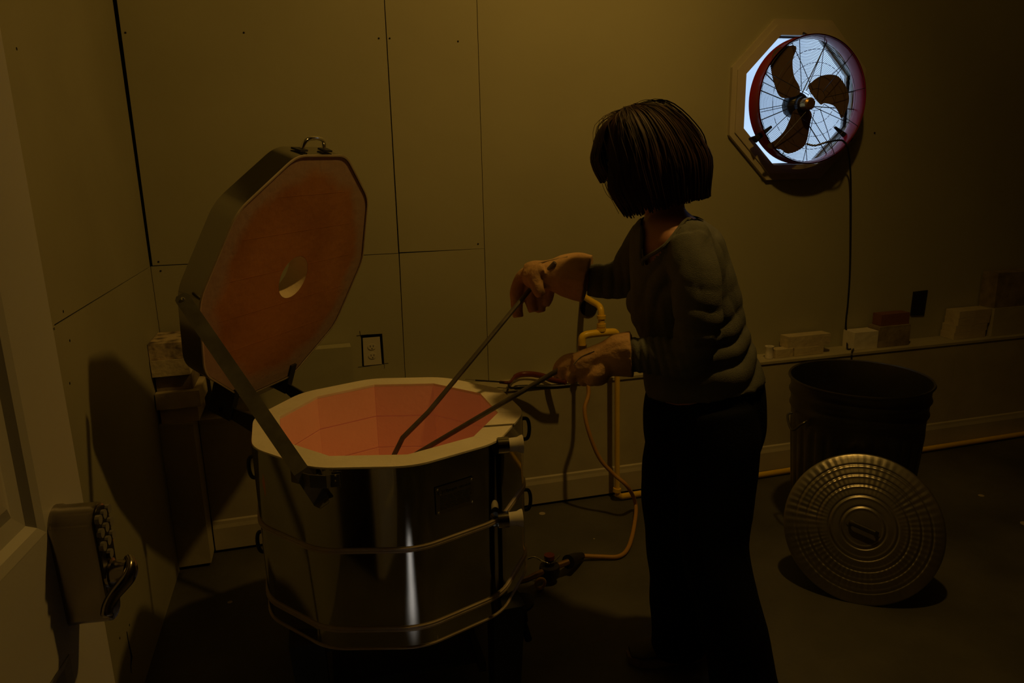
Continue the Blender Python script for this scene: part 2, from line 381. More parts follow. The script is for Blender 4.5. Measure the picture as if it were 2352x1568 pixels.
bm = B(); prism(bm, [(.01, dz0+.01), (dw-.01, dz0+.01), (dw-.01, dz1-.01), (.01, dz1-.01)], -.024, -.011, fd); fin('door_core', bm, 'door', dr)
for a, b_ in cols:
    for c, d_ in rows:
        bm = B()
        ins = [(0, 0.0006), (.010, -.002), (.016, -.009), (.034, -.0105), (.050, -.004), (.056, -.0035)]
        R = []
        for i, dd in ins:
            R.append([bm.verts.new(fd(u, v, dd)) for u, v in ((a+i, c+i), (b_-i, c+i), (b_-i, d_-i), (a+i, d_-i))])
        for A, C in zip(R, R[1:]):
            for k in range(4): bm.faces.new((A[k], A[(k+1) % 4], C[(k+1) % 4], C[k]))
        bm.faces.new(R[-1]); fin('door_panel', bm, 'door', dr)
# lock body
ul, zt = on_door(150, 1165); ul2, zbot = on_door(166, 1412)
uc = max(.065, (ul+ul2)/2 - .02); hw = .020
print('door', ua, za, ub, zb, 'lock', ul, zt, ul2, zbot)
LT, LB, LD = zt+.012, zbot-.010, .042
def lock_outline(s, hwt=hw, hwb=hw*.80):
    pts = []
    for k in range(13):
        a = PI*k/12; pts.append((uc+hwt*s*math.cos(a), LT-hwt+hwt*s*math.sin(a)))
    for k in range(7):
        a = PI+PI*k/6; pts.append((uc+hwb*s*math.cos(a), LB+hwb*.6+hwb*.6*s*math.sin(a)))
    return pts
lk = empty('door_handle', tuple(fd(uc, (LT+LB)/2, 0))); lk.parent = dr; lk.matrix_parent_inverse = Matrix.Translation(-E0)
tag(lk, 'satin metal keypad lock with curved lever')
def ring_stack(name, levels, m, par):
    bm = B(); R = [[bm.verts.new(fd(u, v, d)) for u, v in lock_outline(s)] for s, d in levels]
    for A, C in zip(R, R[1:]):
        n = len(A)
        for k in range(n): bm.faces.new((A[k], A[(k+1) % n], C[(k+1) % n], C[k]))
    bm.faces.new(R[-1]); bm.faces.new(R[0][::-1])
    o = fin(name, bm, m, None, True, 40); o.parent = par
    l = Vector((0, 0, 0)); l = fd(uc, (LT+LB)/2, 0); o.matrix_parent_inverse = Matrix.Translation(-l); return o
def lp(o): o.parent = lk; o.matrix_parent_inverse = Matrix.Translation(-fd(uc, (LT+LB)/2, 0)); return o
ring_stack('lock_body', [(1.06, 0), (1.06, .004), (1.0, .007), (1.0, LD-.006), (.96, LD-.001), (.88, LD)], 'chrome', lk)
bm = B(); pts = [(uc+(u-uc)*.84, v) for u, v in [(uc+hw*math.cos(PI*k/12), LT-hw-.002+hw*.9*math.sin(PI*k/12)) for k in range(13)]] + [(uc-hw*.8, LT-.078), (uc+hw*.8, LT-.078)]
prism(bm, pts, LD-.001, LD+.002, fd); lp(fin('keypad', bm, 'black'))
for r in range(4):
    for c in range(3):
        if r == 3 and c != 1: continue
        bm = B(); u, v = uc+(c-1)*.0125, LT-.013-r*.0150
        prism(bm, [(u+.0050*math.cos(a), v+.0050*math.sin(a)) for a in [2*PI*k/12 for k in range(12)]], LD+.001, LD+.0055, fd); lp(fin('key', bm, 'rubber'))
# lever
lz = on_door(215, 1312, LD)[1]; lz = max(lz, LB+.03)-.022
bm = B(); tube(bm, [fd(uc, lz, LD-.01), fd(uc, lz, LD+.003), fd(uc, lz, LD+.004), fd(uc, lz, LD+.018)], [.0155, .0155, .0125, .0125], 20); lp(fin('lever_neck', bm, 'chrome', None, True, 40))
bm = B(); q = spline([fd(uc-.008, lz+.004, LD+.018), fd(uc+.000, lz+.002, LD+.022), fd(uc+.009, lz-.003, LD+.021), fd(uc+.016, lz-.009, LD+.015), fd(uc+.022, lz-.014, LD+.010), fd(uc+.030, lz-.022, LD+.006), fd(uc+.036, lz-.030, LD+.006)], 5)
n_ = len(q); tube(bm, q, [(.0125-.004*min(1, i/n_*1.6)+.004*max(0, i/n_-.6), .0065-.001*i/n_) for i in range(n_-2)]+[(.009, .005), (.004, .003)], 16, up=nd); lp(fin('lever', bm, 'chrome', None, True, 60))

# ================================================================== KILN
KC = Vector((.1645, 1.982, 0)); TH = math.radians(236.5); ZR = .816; ROW = .1067
AI, AO = .292, .368
def deca(ap, rr=0.0, seg=6):
    """decagon outline (optionally with rounded corners)"""
    R = ap/math.cos(PI/10); out = []
    for k in range(10):
        a = TH + 2*PI*k/10
        if rr <= 0: out.append((KC.x+R*math.cos(a), KC.y+R*math.sin(a))); continue
        cc = R - rr/math.cos(PI/10)
        cx, cy = KC.x+cc*math.cos(a), KC.y+cc*math.sin(a)
        for s in range(seg+1):
            b_ = a - PI/10 + (PI/5)*s/seg; out.append((cx+rr*math.cos(b_), cy+rr*math.sin(b_)))
    return out
def ringwall(bm, o1, z1, o2, z2):
    A = [bm.verts.new((x, y, z1)) for x, y in o1]; C = [bm.verts.new((x, y, z2)) for x, y in o2]; n = len(A)
    for k in range(n): bm.faces.new((A[k], A[(k+1) % n], C[(k+1) % n], C[k]))
    return A, C
def stack(levels, closed=False):
    """levels: (apothem, rounding, z) rings stitched in order"""
    bm = B(); R = []
    for ap, rr, z in levels: R.append([bm.verts.new((x, y, z)) for x, y in deca(ap, rr)])
    n = len(R[0]); seq = R+[R[0]] if closed else R
    for A, C in zip(seq, seq[1:]):
        for k in range(n): bm.faces.new((A[k], A[(k+1) % n], C[(k+1) % n], C[k]))
    return bm, R
kiln = empty('kiln', (KC.x, KC.y, 0), 'ten-sided stainless steel kiln with white rim and glowing orange brick inside, lid raised', 'kiln')
RR = .155
Z1, Z2, Z3 = .602, .388, .333
for zt_, zb_ in ((ZR-.004, Z1+.006), (Z1-.006, Z2+.006), (Z2-.006, Z3+.003)):
    bm, R = stack([(AO-.003, RR, zb_), (AO-.003, RR, zt_), (AO-.008, RR, zt_), (AO-.008, RR, zb_)], True)
    fin('shell', bm, 'steel', kiln, True, 30)
for zc in (Z1, Z2):
    bm, R = stack([(AO-.006, RR, zc-.006), (AO+.002, RR, zc-.0055), (AO+.002, RR, zc-.0005), (AO+.0005, RR, zc), (AO+.0015, RR, zc+.0008), (AO+.0015, RR, zc+.0055), (AO-.006, RR, zc+.006)], True)
    tag(fin('band', bm, 'band', kiln, True, 50), 'dull tan band around the shell')
bm, R = stack([(AO-.006, RR, Z3-.001), (AO+.0005, RR, Z3-.001), (AO+.0005, RR, Z3+.003), (AO-.006, RR, Z3+.003)], True); fin('bottom_lip', bm, 'band', kiln, True, 50)
bm, R = stack([(.02, RR*0+.005, Z3+.001), (AO-.004, RR, Z3+.001)]); bm.faces.new(R[0]); fin('bottom_plate', bm, 'steel', kiln)
# rim: ring of firebrick, ten coated segments
bmr = B()
o_out = deca(AO-.006, 0); 
for k in range(10):
    bm = B(); a0 = TH+2*PI*k/10; a1 = TH+2*PI*(k+1)/10
    gapk = .0004
    inn = deca(AI, 0); ot = deca(AO-.005, RR, 6)
    # outline of the sector: inner corner k -> inner corner k+1 -> outer arc
    outer = [ot[k*7+j] for j in range(3, 7)] + [ot[((k+1) % 10)*7+j] for j in range(0, 4)]
    poly = [inn[k]] + outer + [inn[(k+1) % 10]]
    cxm = sum(p[0] for p in poly)/len(poly); cym = sum(p[1] for p in poly)/len(poly)
    if k in (2, 3): poly = [(p[0]+(cxm-p[0])*.004, p[1]+(cym-p[1])*.004) for p in poly]
    prism(bm, poly, ZR-.007, ZR, lambda u, v, d: Vector((u, v, d)))
    fin('rim_brick', bm, 'rim', kiln, bevel=.0016 if k in (2, 3) else .0007)
# inside wall bricks: four rows of ten
inn = deca(AI, 0); mid = deca(AI+.045, 0)
for row in range(4):
    zt_ = ZR-.0072 if row == 0 else ZR-row*ROW-.0022; zb_ = ZR-(row+1)*ROW+.0022
    for k in range(10):
        a, b_, c, d_ = [Vector((*p, 0)) for p in (inn[k], inn[(k+1) % 10], mid[(k+1) % 10], mid[k])]
        e = (b_-a).normalized()*.0006; off = (KC-(a+b_)/2); off.z = 0; off = off.normalized()*random.uniform(-.0008, .0008)
        bm = B(); pts = [a+e+off, b_-e+off, c, d_]
        prism(bm, [(p.x, p.y) for p in pts], zb_, zt_, lambda u, v, d: Vector((u, v, d)))
        fin('brick', bm, 'hot', kiln, bevel=.0012)
bm = B(); A = [bm.verts.new((x, y, ZR-4*ROW)) for x, y in deca(AI+.045)]; C = [bm.verts.new((x, y, Z3+.004)) for x, y in deca(AI+.045)]
bm.faces.new(A); bm.faces.new(C[::-1])
for k in range(10): bm.faces.new((A[k], A[(k+1) % 10], C[(k+1) % 10], C[k]))
fin('floor_slab', bm, 'hot', kiln)
def facet(k, ap=AO):      # centre, normal, tangent of facet k (between corners k and k+1)
    a = TH+2*PI*(k+.5)/10; n = Vector((math.cos(a), math.sin(a), 0)); t = Vector((-n.y, n.x, 0))
    return KC+n*ap, n, t
# peepholes with ceramic plugs
for px, py in ((1183, 1026), (1183, 1197)):
    c, n, t = facet(2)
    p = atp(1150, py-2, c, n); p = c + t*((p-c).dot(t)) + Vector((0, 0, p.z))
    ph_ = empty('peephole', tuple(p)); ph_.parent = kiln; ph_.matrix_parent_inverse = Matrix.Translation(-kiln.location)
    axis = (Vector((1, -.12, 0))).normalized()
    bm = B(); p = p - n*.008; tube(bm, [p, p+axis*.028], .021, 24); o = fin('peephole_collar', bm, 'lidsteel', None, True, 40); o.parent = ph_; o.matrix_parent_inverse = Matrix.Translation(-ph_.location-kiln.location*0)
    bm = B(); tube(bm, [p+axis*s for s in (.026, .030, .050, .060, .064, .0645, .058)], [.0165, .0175, .0185, .023, .0235, .012, .010], 24); o = fin('peephole_plug', bm, 'white', None, True, 40); o.parent = ph_; o.matrix_parent_inverse = Matrix.Translation(-ph_.location)
# lifting handles on both sides
def loop_handle(p, out, h=.06, r=.0055, reach=.028):
    bm = B(); q = spline([p+Vector((0, 0, h/2))-out*.006, p+Vector((0, 0, h/2))+out*reach*.75, p+out*reach, p-Vector((0, 0, h/2))+out*reach*.75, p-Vector((0, 0, h/2))-out*.004], 6)
    tube(bm, q, r, 10); fin('handle', bm, 'darkmetal', kiln, True)
for px, py, kk in ((585, 1072, 8), (606, 1243, 8), (1197, 985, 3), (1197, 1148, 3)):
    out = Vector((-.98, .2, 0)) if kk == 8 else Vector((.96, -.1, 0)).normalized()
    p = KC + out.normalized()*(AO+.004); zz = atp(px, py, p, Vector((-.25, -.96, 0))).z; p.z = zz
    loop_handle(p, out.normalized())
# nameplate on facet 1
c, n, t = facet(1, AO-.001)
cor = [atp(x, y, c, n) for x, y in ((998, 1122), (1086, 1092), (1089, 1154), (1003, 1184))]
us = [(p-c).dot(t) for p in cor]; zs = [p.z for p in cor]
u0_, u1_ = (us[0]+us[3])/2, (us[1]+us[2])/2; z1_, z0_ = (zs[0]+zs[1])/2, (zs[2]+zs[3])/2
npl = empty('nameplate', tuple(c+t*(u0_+u1_)/2+Vector((0, 0, (z0_+z1_)/2)))); npl.parent = kiln; npl.matrix_parent_inverse = Matrix.Translation(-kiln.location)
fn = lambda u, v, d: c + t*u + n*d + Vector((0, 0, v))
def pn(o): o.parent = npl; o.matrix_parent_inverse = Matrix.Translation(-npl.location); return o
bm = B(); prism(bm, [(u0_, z0_), (u1_, z0_), (u1_, z1_), (u0_, z1_)], .0, .0022, fn); pn(fin('plate', bm, 'lidsteel'))
for u in (u0_+.006, u1_-.006):
    for v in (z0_+.006, z1_-.006):
        bm = B(); ball(bm, fn(u, v, .0025), .0035, sub=2); pn(fin('rivet', bm, 'bright', None, True))
def text(s, size, u, v, bold=.0):
    cu_ = bpy.data.curves.new('lettering', 'FONT'); cu_.body = s; cu_.size = size; cu_.extrude = .0003; cu_.offset = bold; cu_.resolution_u = 2
    o = bpy.data.objects.new('lettering_src', cu_); COL.objects.link(o)
    dg = bpy.context.evaluated_depsgraph_get(); dg.update(); me = bpy.data.meshes.new_from_object(o.evaluated_get(dg)); bpy.data.objects.remove(o)
    sg = 1 if u1_ > u0_ else -1
    for vt in me.vertices: vt.co = fn(u+vt.co.x*sg, v+vt.co.y, .0025+vt.co.z)
    me.materials.clear(); pn(link('lettering', me, MT['text']))
W = abs(u1_-u0_)
text('Olympic', W*.105, u0_+W*.20, z1_-.018, .0002); text('GAS KILN', W*.072, u0_+W*.60, z1_-.018, .0001)
bm = B(); th_ = z1_-z0_
rl = random.Random(4)
for i in range(9):
    v = z1_-.028-(th_-.040)*i/8; u = u0_+W*.10
    while u < u1_-W*.12:
        l = rl.uniform(.006, .020); prism(bm, [(u, v), (min(u+l, u1_-W*.08), v), (min(u+l, u1_-W*.08), v+.0013), (u, v+.0013)], .0022, .0026, fn); u += l+.003
pn(tag(fin('fine_print', bm, 'text'), None, None, None, 'stuff'))
tube_pts = [fn(u0_+W*.12+.0065*math.cos(a), z1_-.015+.0065*math.sin(a), .0026) for a in [2*PI*k/20 for k in range(20)]]
bm = B(); tube(bm, tube_pts, .0008, 5, closed=True); pn(fin('ring_emblem', bm, 'text'))

# support-arm bracket on the front-left corner
c9, n9, t9 = facet(0); cL, nL, tL = facet(9)
bpx = lambda x, y, d: atp(x, y, c9+n9*d, n9)
A1, A2, A3 = bpx(780, 1088, .004), bpx(758, 1090, .004), bpx(747, 1092, .044)
A4, A5 = bpx(712, 1090, .046), atp(668, 1078, cL+nL*.012, nL)
bm = B(); path = [A1, A2, A3, A4, A5]; hgt = .031
for a, b_ in zip(path, path[1:]):
    d_ = (b_-a); d_.z = 0; nn = Vector((d_.y, -d_.x, 0)).normalized()*.0015
    vs = []
    for p in (a-nn, b_-nn, b_+nn, a+nn):
        vs.append((p.x, p.y))
    z_ = [a.z, b_.z, b_.z, a.z]
    lo = [bm.verts.new((x, y, zz-hgt)) for (x, y), zz in zip(vs, z_)]; hi = [bm.verts.new((x, y, zz)) for (x, y), zz in zip(vs, z_)]
    bm.faces.new(lo[::-1]); bm.faces.new(hi)
    for k in range(4): bm.faces.new((lo[k], lo[(k+1) % 4], hi[(k+1) % 4], hi[k]))
fin('arm_bracket', bm, 'strap', kiln)
for y in (1092, 1104):
    bm = B(); ball(bm, bpx(771, y, .007), .0032, sub=2); fin('bolt', bm, 'bright', kiln, True)

# ---- lid (raised, hinged at the left back)
PH, ALP = math.radians(145.5), math.radians(69.04)
nh = Vector((math.cos(PH), math.sin(PH), 0)); th = Vector((-math.sin(PH), math.cos(PH), 0)); Zv = Vector((0, 0, 1))
hg = KC + nh*.4905 + th*(-.117) + Zv*(ZR+.0076)
ul_ = -nh*math.cos(ALP)+Zv*math.sin(ALP); nl = ul_.cross(th); 
if nl.dot(Vector((1, -1, 0))) < 0: nl = -nl          # normal out of the underside, towards the kiln mouth
AK, AO = AO, .376
lc = hg + ul_*AO
fl = lambda u, v, d: lc + ul_*u + th*v + nl*d
def deca_l(ap, rr, seg=5):
    R = ap/math.cos(PI/10); out = []
    for k in range(10):
        a = PI/10+2*PI*k/10
        if rr <= 0: out.append((R*math.cos(a), R*math.sin(a))); continue
        cc = R-rr/math.cos(PI/10)
        for s in range(seg+1):
            b_ = a-PI/10+(PI/5)*s/seg; out.append((cc*math.cos(a)+rr*math.cos(b_), cc*math.sin(a)+rr*math.sin(b_)))
    return out
lid = empty('lid', tuple(hg), 'raised lid, orange brick underside with round vent hole'); lid.parent = kiln; lid.matrix_parent_inverse = Matrix.Translation(-kiln.location)
LTK = .072
def lidstack(name, lv, m, closed=True):
    bm = B(); R = [[bm.verts.new(fl(u, v, d)) for u, v in deca_l(ap, rr)] for ap, rr, d in lv]
    n = len(R[0]); seq = R+[R[0]] if closed else R
    for A, C in zip(seq, seq[1:]):
        for k in range(n): bm.faces.new((A[k], A[(k+1) % n], C[(k+1) % n], C[k]))
    return bm, R
bm, R = lidstack('b', [(AO, .12, .0005), (AO, .12, -LTK), (AO-.004, .12, -LTK), (AO-.004, .12, .0005)], 'lidsteel'); fin('lid_shell', bm, 'lidsteel', lid, True, 25)
bm, R = lidstack('b', [(AO+.0015, .12, .0015), (AO+.0015, .12, -.003), (AO-.003, .12, -.003), (AO-.003, .12, .0015)], 'band'); fin('lid_lip', bm, 'band', lid, True, 40)
circ = lambda r, n=40: [(r*math.cos(2*PI*k/n), r*math.sin(2*PI*k/n)) for k in range(n)]
HR = .068
lm = MT['lidbrick']; t = lm.node_tree; bs = t.nodes['Principled BSDF']
src = bs.inputs['Base Color'].links[0].from_socket
tcn = t.nodes.new('ShaderNodeTexCoord'); ds = t.nodes.new('ShaderNodeVectorMath'); ds.operation = 'DISTANCE'; ds.inputs[1].default_value = lc
t.links.new(tcn.outputs['Object'], ds.inputs[0])
n3 = t.nodes.new('ShaderNodeTexNoise'); n3.inputs['Scale'].default_value = 11; n3.inputs['Detail'].default_value = 4; t.links.new(tcn.outputs['Object'], n3.inputs['Vector'])
ma = t.nodes.new('ShaderNodeMath'); ma.operation = 'MULTIPLY_ADD'; ma.inputs[1].default_value = .09; t.links.new(n3.outputs['Fac'], ma.inputs[0]); t.links.new(ds.outputs['Value'], ma.inputs[2])
mr = t.nodes.new('ShaderNodeMapRange'); mr.inputs['From Min'].default_value = .345; mr.inputs['From Max'].default_value = .385; t.links.new(ma.outputs[0], mr.inputs['Value'])
mx = t.nodes.new('ShaderNodeMix'); mx.data_type = 'RGBA'; t.links.new(mr.outputs['Result'], mx.inputs['Factor']); t.links.new(src, mx.inputs['A']); mx.inputs['B'].default_value = (0.38, 0.26, 0.20, 1)
t.links.new(mx.outputs['Result'], bs.inputs['Base Color'])
flat('lid_brick', [deca_l(AO-.0045, .12), circ(HR)], -LTK+.004, -.003, fl, 'lidbrick', lid)
bm = B(); A = [bm.verts.new(fl(u, v, -.0032)) for u, v in circ(HR-.0008)]; C = [bm.verts.new(fl(u, v, -LTK+.002)) for u, v in circ(HR-.0008)]
for k in range(40): bm.faces.new((A[k], A[(k+1) % 40], C[(k+1) % 40], C[k]))
fin('vent_hole_lining', bm, 'lidhole', lid, True)
# inlaid brick joints on the underside
bm = B()
for u in (-.19, -.08, .035, .15, .26):
    w_ = math.sqrt(max(0, .31**2-u*u))
    for s in (-1, 1):
        a0 = .0 if abs(u) > HR else math.sqrt(HR*HR-u*u)+.002
        prism(bm, [(u-.0006, s*a0), (u+.0006, s*a0), (u+.0006, s*w_), (u-.0006, s*w_)], -.0032, -.0026, fl)
fin('brick_joint', bm, MT['lidbrick'], lid)
# handle on the far edge
e = ul_; hb = fl(AO+.002, 0, -.036); hs = .052
bm = B(); q = spline([hb+th*hs, hb+th*hs*.96+e*.018, hb+th*hs*.66+e*.032, hb+e*.036, hb-th*hs*.66+e*.032, hb-th*hs*.96+e*.018, hb-th*hs], 6); tube(bm, q, .0058, 14); fin('lid_handle', bm, 'bright', lid, True)
for s in (1, -1):
    p = hb+th*hs*s; bm = B()
    prism(bm, [(-.014, -.032), (.014, -.026), (.010, .014), (-.010, .014)] if s < 0 else [(-.014, .032), (.014, .026), (.010, -.014), (-.010, -.014)], 0, .005, lambda u, v, d: p+nl*u+th*v+e*d); fin('handle_foot', bm, 'darkmetal', lid, bevel=.002)
# hinge: wide strap along the hinge edge with two end plates
def lbox(name, u0, u1, v0, v1, d0, d1, m, par=lid, bev=.0015):
    bm = B(); prism(bm, [(u0, v0), (u1, v0), (u1, v1), (u0, v1)], d0, d1, fl); return fin(name, bm, m, par, bevel=bev)
lbox('hinge_strap', -AO-.030, -AO-.002, -.100, .150, -.050, -.012, 'lidsteel')
lbox('hinge_plate', -AO-.060, -AO+.045, -.128, -.100, -.075, .004, 'darkmetal')
lbox('hinge_plate', -AO-.060, -AO+.045, .150, .172, -.075, .004, 'darkmetal')
bm = B(); tube(bm, [fl(-AO-.036, -.150, -.034), fl(-AO-.036, .185, -.034)], .007, 12); fin('hinge_rod', bm, 'darkmetal', lid, True)
# hinge arm carried by the kiln shell
for vv in (-.114, .161):
    p = fl(-AO-.036, vv, -.034); t_ = KC + (p-KC).normalized()*(AO-.004); t_ = Vector((KC.x+nh.x*(AK-.006)+th.x*(p-KC).dot(th)*.8, KC.y+nh.y*(AK-.006)+th.y*(p-KC).dot(th)*.8, 0))
    bm = B(); 
    for z_a, z_b in ((-.13, .004),):
        P = [p+Zv*.012, p-Zv*.02, Vector((t_.x, t_.y, p.z-.11)), Vector((t_.x, t_.y, p.z-.035))]
        A = [bm.verts.new(q_+th*.003) for q_ in P]; C = [bm.verts.new(q_-th*.003) for q_ in P]
        bm.faces.new(A); bm.faces.new(C[::-1])
        for k in range(4): bm.faces.new((A[k], A[(k+1) % 4], C[(k+1) % 4], C[k]))
    fin('hinge_bracket', bm, 'darkmetal', kiln)
# support arm from lid edge down through the bracket
sA = atp(424, 686, lc-nl*.030, nl) 
kd = Vector((-.25, -.97, 0))
def arm_pt(px, py, t_):   # t_ runs 0 (lid pivot) .. 1 (bracket)
    dA = (sA-Vector((0, 0, CAM_H))).dot(cf); dB = (A4-Vector((0, 0, CAM_H))).dot(cf)-.004
    return Vector((0, 0, CAM_H))+ray(px, py)*(dA+(dB-dA)*t_)
a0, a1, a2 = arm_pt(421, 688, 0), bpx(692, 1082, .020), bpx(738, 1150, .012)
hwv = cr*math.cos(math.radians(-34)) + cu*math.sin(math.radians(34)); 
dirv = (a1-a0).normalized(); view = (a0+a1)/2-Vector((0, 0, CAM_H)); side = dirv.cross(view).normalized(); nv = side.cross(dirv).normalized()
bm = B()
def ring4(p, hw_): return [bm.verts.new(p+side*hw_+nv*.002), bm.verts.new(p-side*hw_+nv*.002), bm.verts.new(p-side*hw_-nv*.002), bm.verts.new(p+side*hw_-nv*.002)]
a2b = a1 + (a2-a1)
RS = [ring4(a0-dirv*.016, .010), ring4(a0-dirv*.008, .017), ring4(a0, .018), ring4(a1, .018), ring4(a2, .019), ring4(a2+dirv*.014, .012)]
bm.faces.new(RS[0][::-1]); bm.faces.new(RS[-1])
for A, C in zip(RS, RS[1:]):
    for k in range(4): bm.faces.new((A[k], A[(k+1) % 4], C[(k+1) % 4], C[k]))
tag(fin('support_arm', bm, 'strap', lid), 'flat zinc bar propping the lid open')
bm = B(); ball(bm, a0-nv*.004 if nv.dot(view) > 0 else a0+nv*.004, .0052, sub=2); fin('pivot_bolt', bm, 'bright', lid, True)

AO = AK
# ---- stand
stand = empty('kiln_stand', (KC.x, KC.y, 0), 'dark steel stand with boxy legs under the kiln', 'stand')
for i in range(2):
    for j in range(2):
        cx = KC.x+(-.265 if i == 0 else .265); cy = KC.y+(-.235 if j == 0 else .235)
        sx = -1 if i == 0 else 1; sy = -1 if j == 0 else 1
        bm = B(); top = Z3-.004
        A = [bm.verts.new((cx+a*.043, cy+b_*.043, top)) for a, b_ in ((-1, -1), (1, -1), (1, 1), (-1, 1))]
        C = [bm.verts.new((cx+a*.036+sx*-.012, cy+b_*.036, 0)) for a, b_ in ((-1, -1), (1, -1), (1, 1), (-1, 1))]
        bm.faces.new(A); bm.faces.new(C[::-1])
        for k in range(4): bm.faces.new((A[k], A[(k+1) % 4], C[(k+1) % 4], C[k]))
        fin('leg', bm, 'stand', stand, bevel=.004)
bm = B(); y0, y1 = KC.y-.235, KC.y+.235
for lo, hi in (((KC.x-.22, y0-.03, Z3-.045), (KC.x+.22, y0+.03, Z3-.004)), ((KC.x-.22, y1-.03, Z3-.045), (KC.x+.22, y1+.03, Z3-.004)),
               ((KC.x-.295, y0+.04, Z3-.045), (KC.x-.235, y1-.04, Z3-.004)), ((KC.x+.235, y0+.04, Z3-.045), (KC.x+.295, y1-.04, Z3-.004))): box(bm, lo, hi)
fin('frame', bm, 'stand', stand, bevel=.003)
bm = B(); box(bm, (KC.x-.30, y0-.05, Z3-.0045), (KC.x+.30, y1+.05, Z3-.0015)); fin('shelf_plate', bm, 'stand', stand)
bm = B(); box(bm, (KC.x-.20, y0+.06, .10), (KC.x+.20, y1-.06, .115)); 
for s in (-1, 1): box(bm, (KC.x+s*.2-.01 , y0+.03, .09), (KC.x+s*.2+.01, y1-.03, .12))
fin('lower_shelf', bm, 'stand', stand)

# ---- burner under the right side of the kiln
bu = empty('gas_burner', (.50, 1.75, 0), 'dark steel gas burner pipe hanging beside the kiln base', 'burner')
zq = .20
b0, b1, b2, b3 = atz(1160, 1370, .26), atz(1192, 1385, .25), atz(1200, 1425, .19), atz(1214, 1468, .12)
bm = B(); tube(bm, [b1, b1+(b2-b1)*.5, b2], [.020, .019, .017], 18); fin('venturi_tube', bm, 'darkmetal', bu, True)
bm = B(); tube(bm, [b2, b2+(b3-b2)*.2, b3], [.010, .012, .011], 14); fin('orifice_pipe', bm, 'darkmetal', bu, True)
bm = B(); dq = (b2-b1).normalized(); tube(bm, [b1-dq*.004, b1+dq*.004], .045, 24); fin('air_shutter', bm, 'darkmetal', bu, True, 40)
bm = B(); tube(bm, spline([atz(1176, 1360, .29), atz(1184, 1330, .31), atz(1192, 1315, .33), atz(1182, 1300, .335)], 5), .004, 8); fin('thermocouple_lead', bm, 'brass', bu, True)
bm = B(); tube(bm, spline([b1, atz(1176, 1372, .28), KC+Vector((.24, -.16, .30))], 5), .014, 12); fin('burner_neck', bm, 'darkmetal', bu, True)

# ---- valve, regulator and hose
vz = .055
vs_ = empty('gas_valve', tuple(atz(1270, 1290, 0)), 'dark brass gas valve assembly on the floor at the end of the orange hose', 'valve')
v0, v1, v2, v3, v4 = atz(1150, 1345, .09), atz(1210, 1330, vz), atz(1262, 1305, vz), atz(1305, 1290, vz), atz(1336, 1276, .022)
bm = B(); tube(bm, [v0, v1, v2, v3], [.010, .011, .012, .012], 12); fin('pipe', bm, 'brass', vs_, True)
bm = B(); tube(bm, [v2-Zv*.045, v2-Zv*.03, v2-Zv*.01, v2+Zv*.012, v2+Zv*.014, v2+Zv*.04], [.016, .034, .038, .036, .018, .016], 22); fin('regulator', bm, 'darkmetal', vs_, True, 40)
bm = B(); tube(bm, [v2+Zv*.04, v2+Zv*.055], .019, 18); fin('knob', bm, 'redgrip', vs_, True, 40)
bm = B(); tube(bm, [v3, (v3+v4)/2, v4], [.026, .022, .014], 16); fin('hose_fitting', bm, 'darkmetal', vs_, True, 40)
rc = atz(1241, 1340, .03)
bm = B(); tube(bm, [rc+Vector((.017*math.cos(a), -.006*math.sin(a), .023*math.sin(a))) for a in [2*PI*k/20 for k in range(20)]], .006, 8, closed=True); tag(fin('ring_tag', bm, 'yellow', vs_, True), 'small yellow ring')
bm = B(); tube(bm, spline([atz(1212, 1283, .09), atz(1228, 1279, .10), atz(1250, 1290, .09), atz(1268, 1292, .085), atz(1286, 1276, .09)], 5), .003, 8); fin('copper_tube', bm, 'bright', vs_, True)

# gas piping on the back wall
YP = 2.83
gp = empty('gas_pipe', (1.15, YP, 0), 'yellow painted gas pipe coming down the wall and running along the floor', 'pipe')
pq = lambda x, y, yy=YP: aty(x, y, yy)
w0 = aty(1352, 706, YB-.005)
bm = B(); tube(bm, [w0+Vector((0, .004, 0)), w0-Vector((0, .006, 0))], .040, 24); fin('wall_flange', bm, 'gap', gp, True, 40)
tee = pq(1381, 762)
x0, z0 = tee.x, tee.z
el = pq(1380, 716)
bm = B(); tube(bm, spline([Vector((x0-.01, YB-.01, el.z+.035)), Vector((x0-.01, YP+.08, el.z+.03)), Vector((x0, YP+.02, el.z+.018)), Vector((x0, YP, el.z-.02)), Vector((x0, YP, z0))], 5), .0135, 16); fin('elbow_pipe', bm, 'yellow', gp, True)
for zz, r_ in ((el.z-.022, .019), (z0+.030, .019), (z0+.012, .020)):
    bm = B(); tube(bm, [Vector((x0, YP, zz-.007)), Vector((x0, YP, zz+.007))], r_, 18); fin('pipe_collar', bm, 'yellow', gp, True, 40)
lx, rx = pq(1337, 775).x, pq(1418, 765).x
zb2 = pq(1337, 776).z
bm = B(); tube(bm, spline([Vector((lx, YP, zb2-.06)), Vector((lx, YP, zb2-.005)), Vector((lx+.012, YP, zb2+.010)), Vector((lx+.04, YP, zb2+.014)), Vector((x0, YP, zb2+.015)), Vector((rx-.035, YP, zb2+.015)), Vector((rx-.01, YP, zb2+.010)), Vector((rx, YP, zb2-.02))], 5), .0165, 16); fin('cross_pipe', bm, 'yellow', gp, True)
bm = B(); tube(bm, [Vector((lx, YP, zb2-.10)), Vector((lx, YP, zb2-.05)), Vector((lx, YP, zb2-.049)), Vector((lx, YP, zb2-.03))], [.016, .016, .020, .020], 16); fin('hose_connector', bm, 'brass', gp, True, 40)
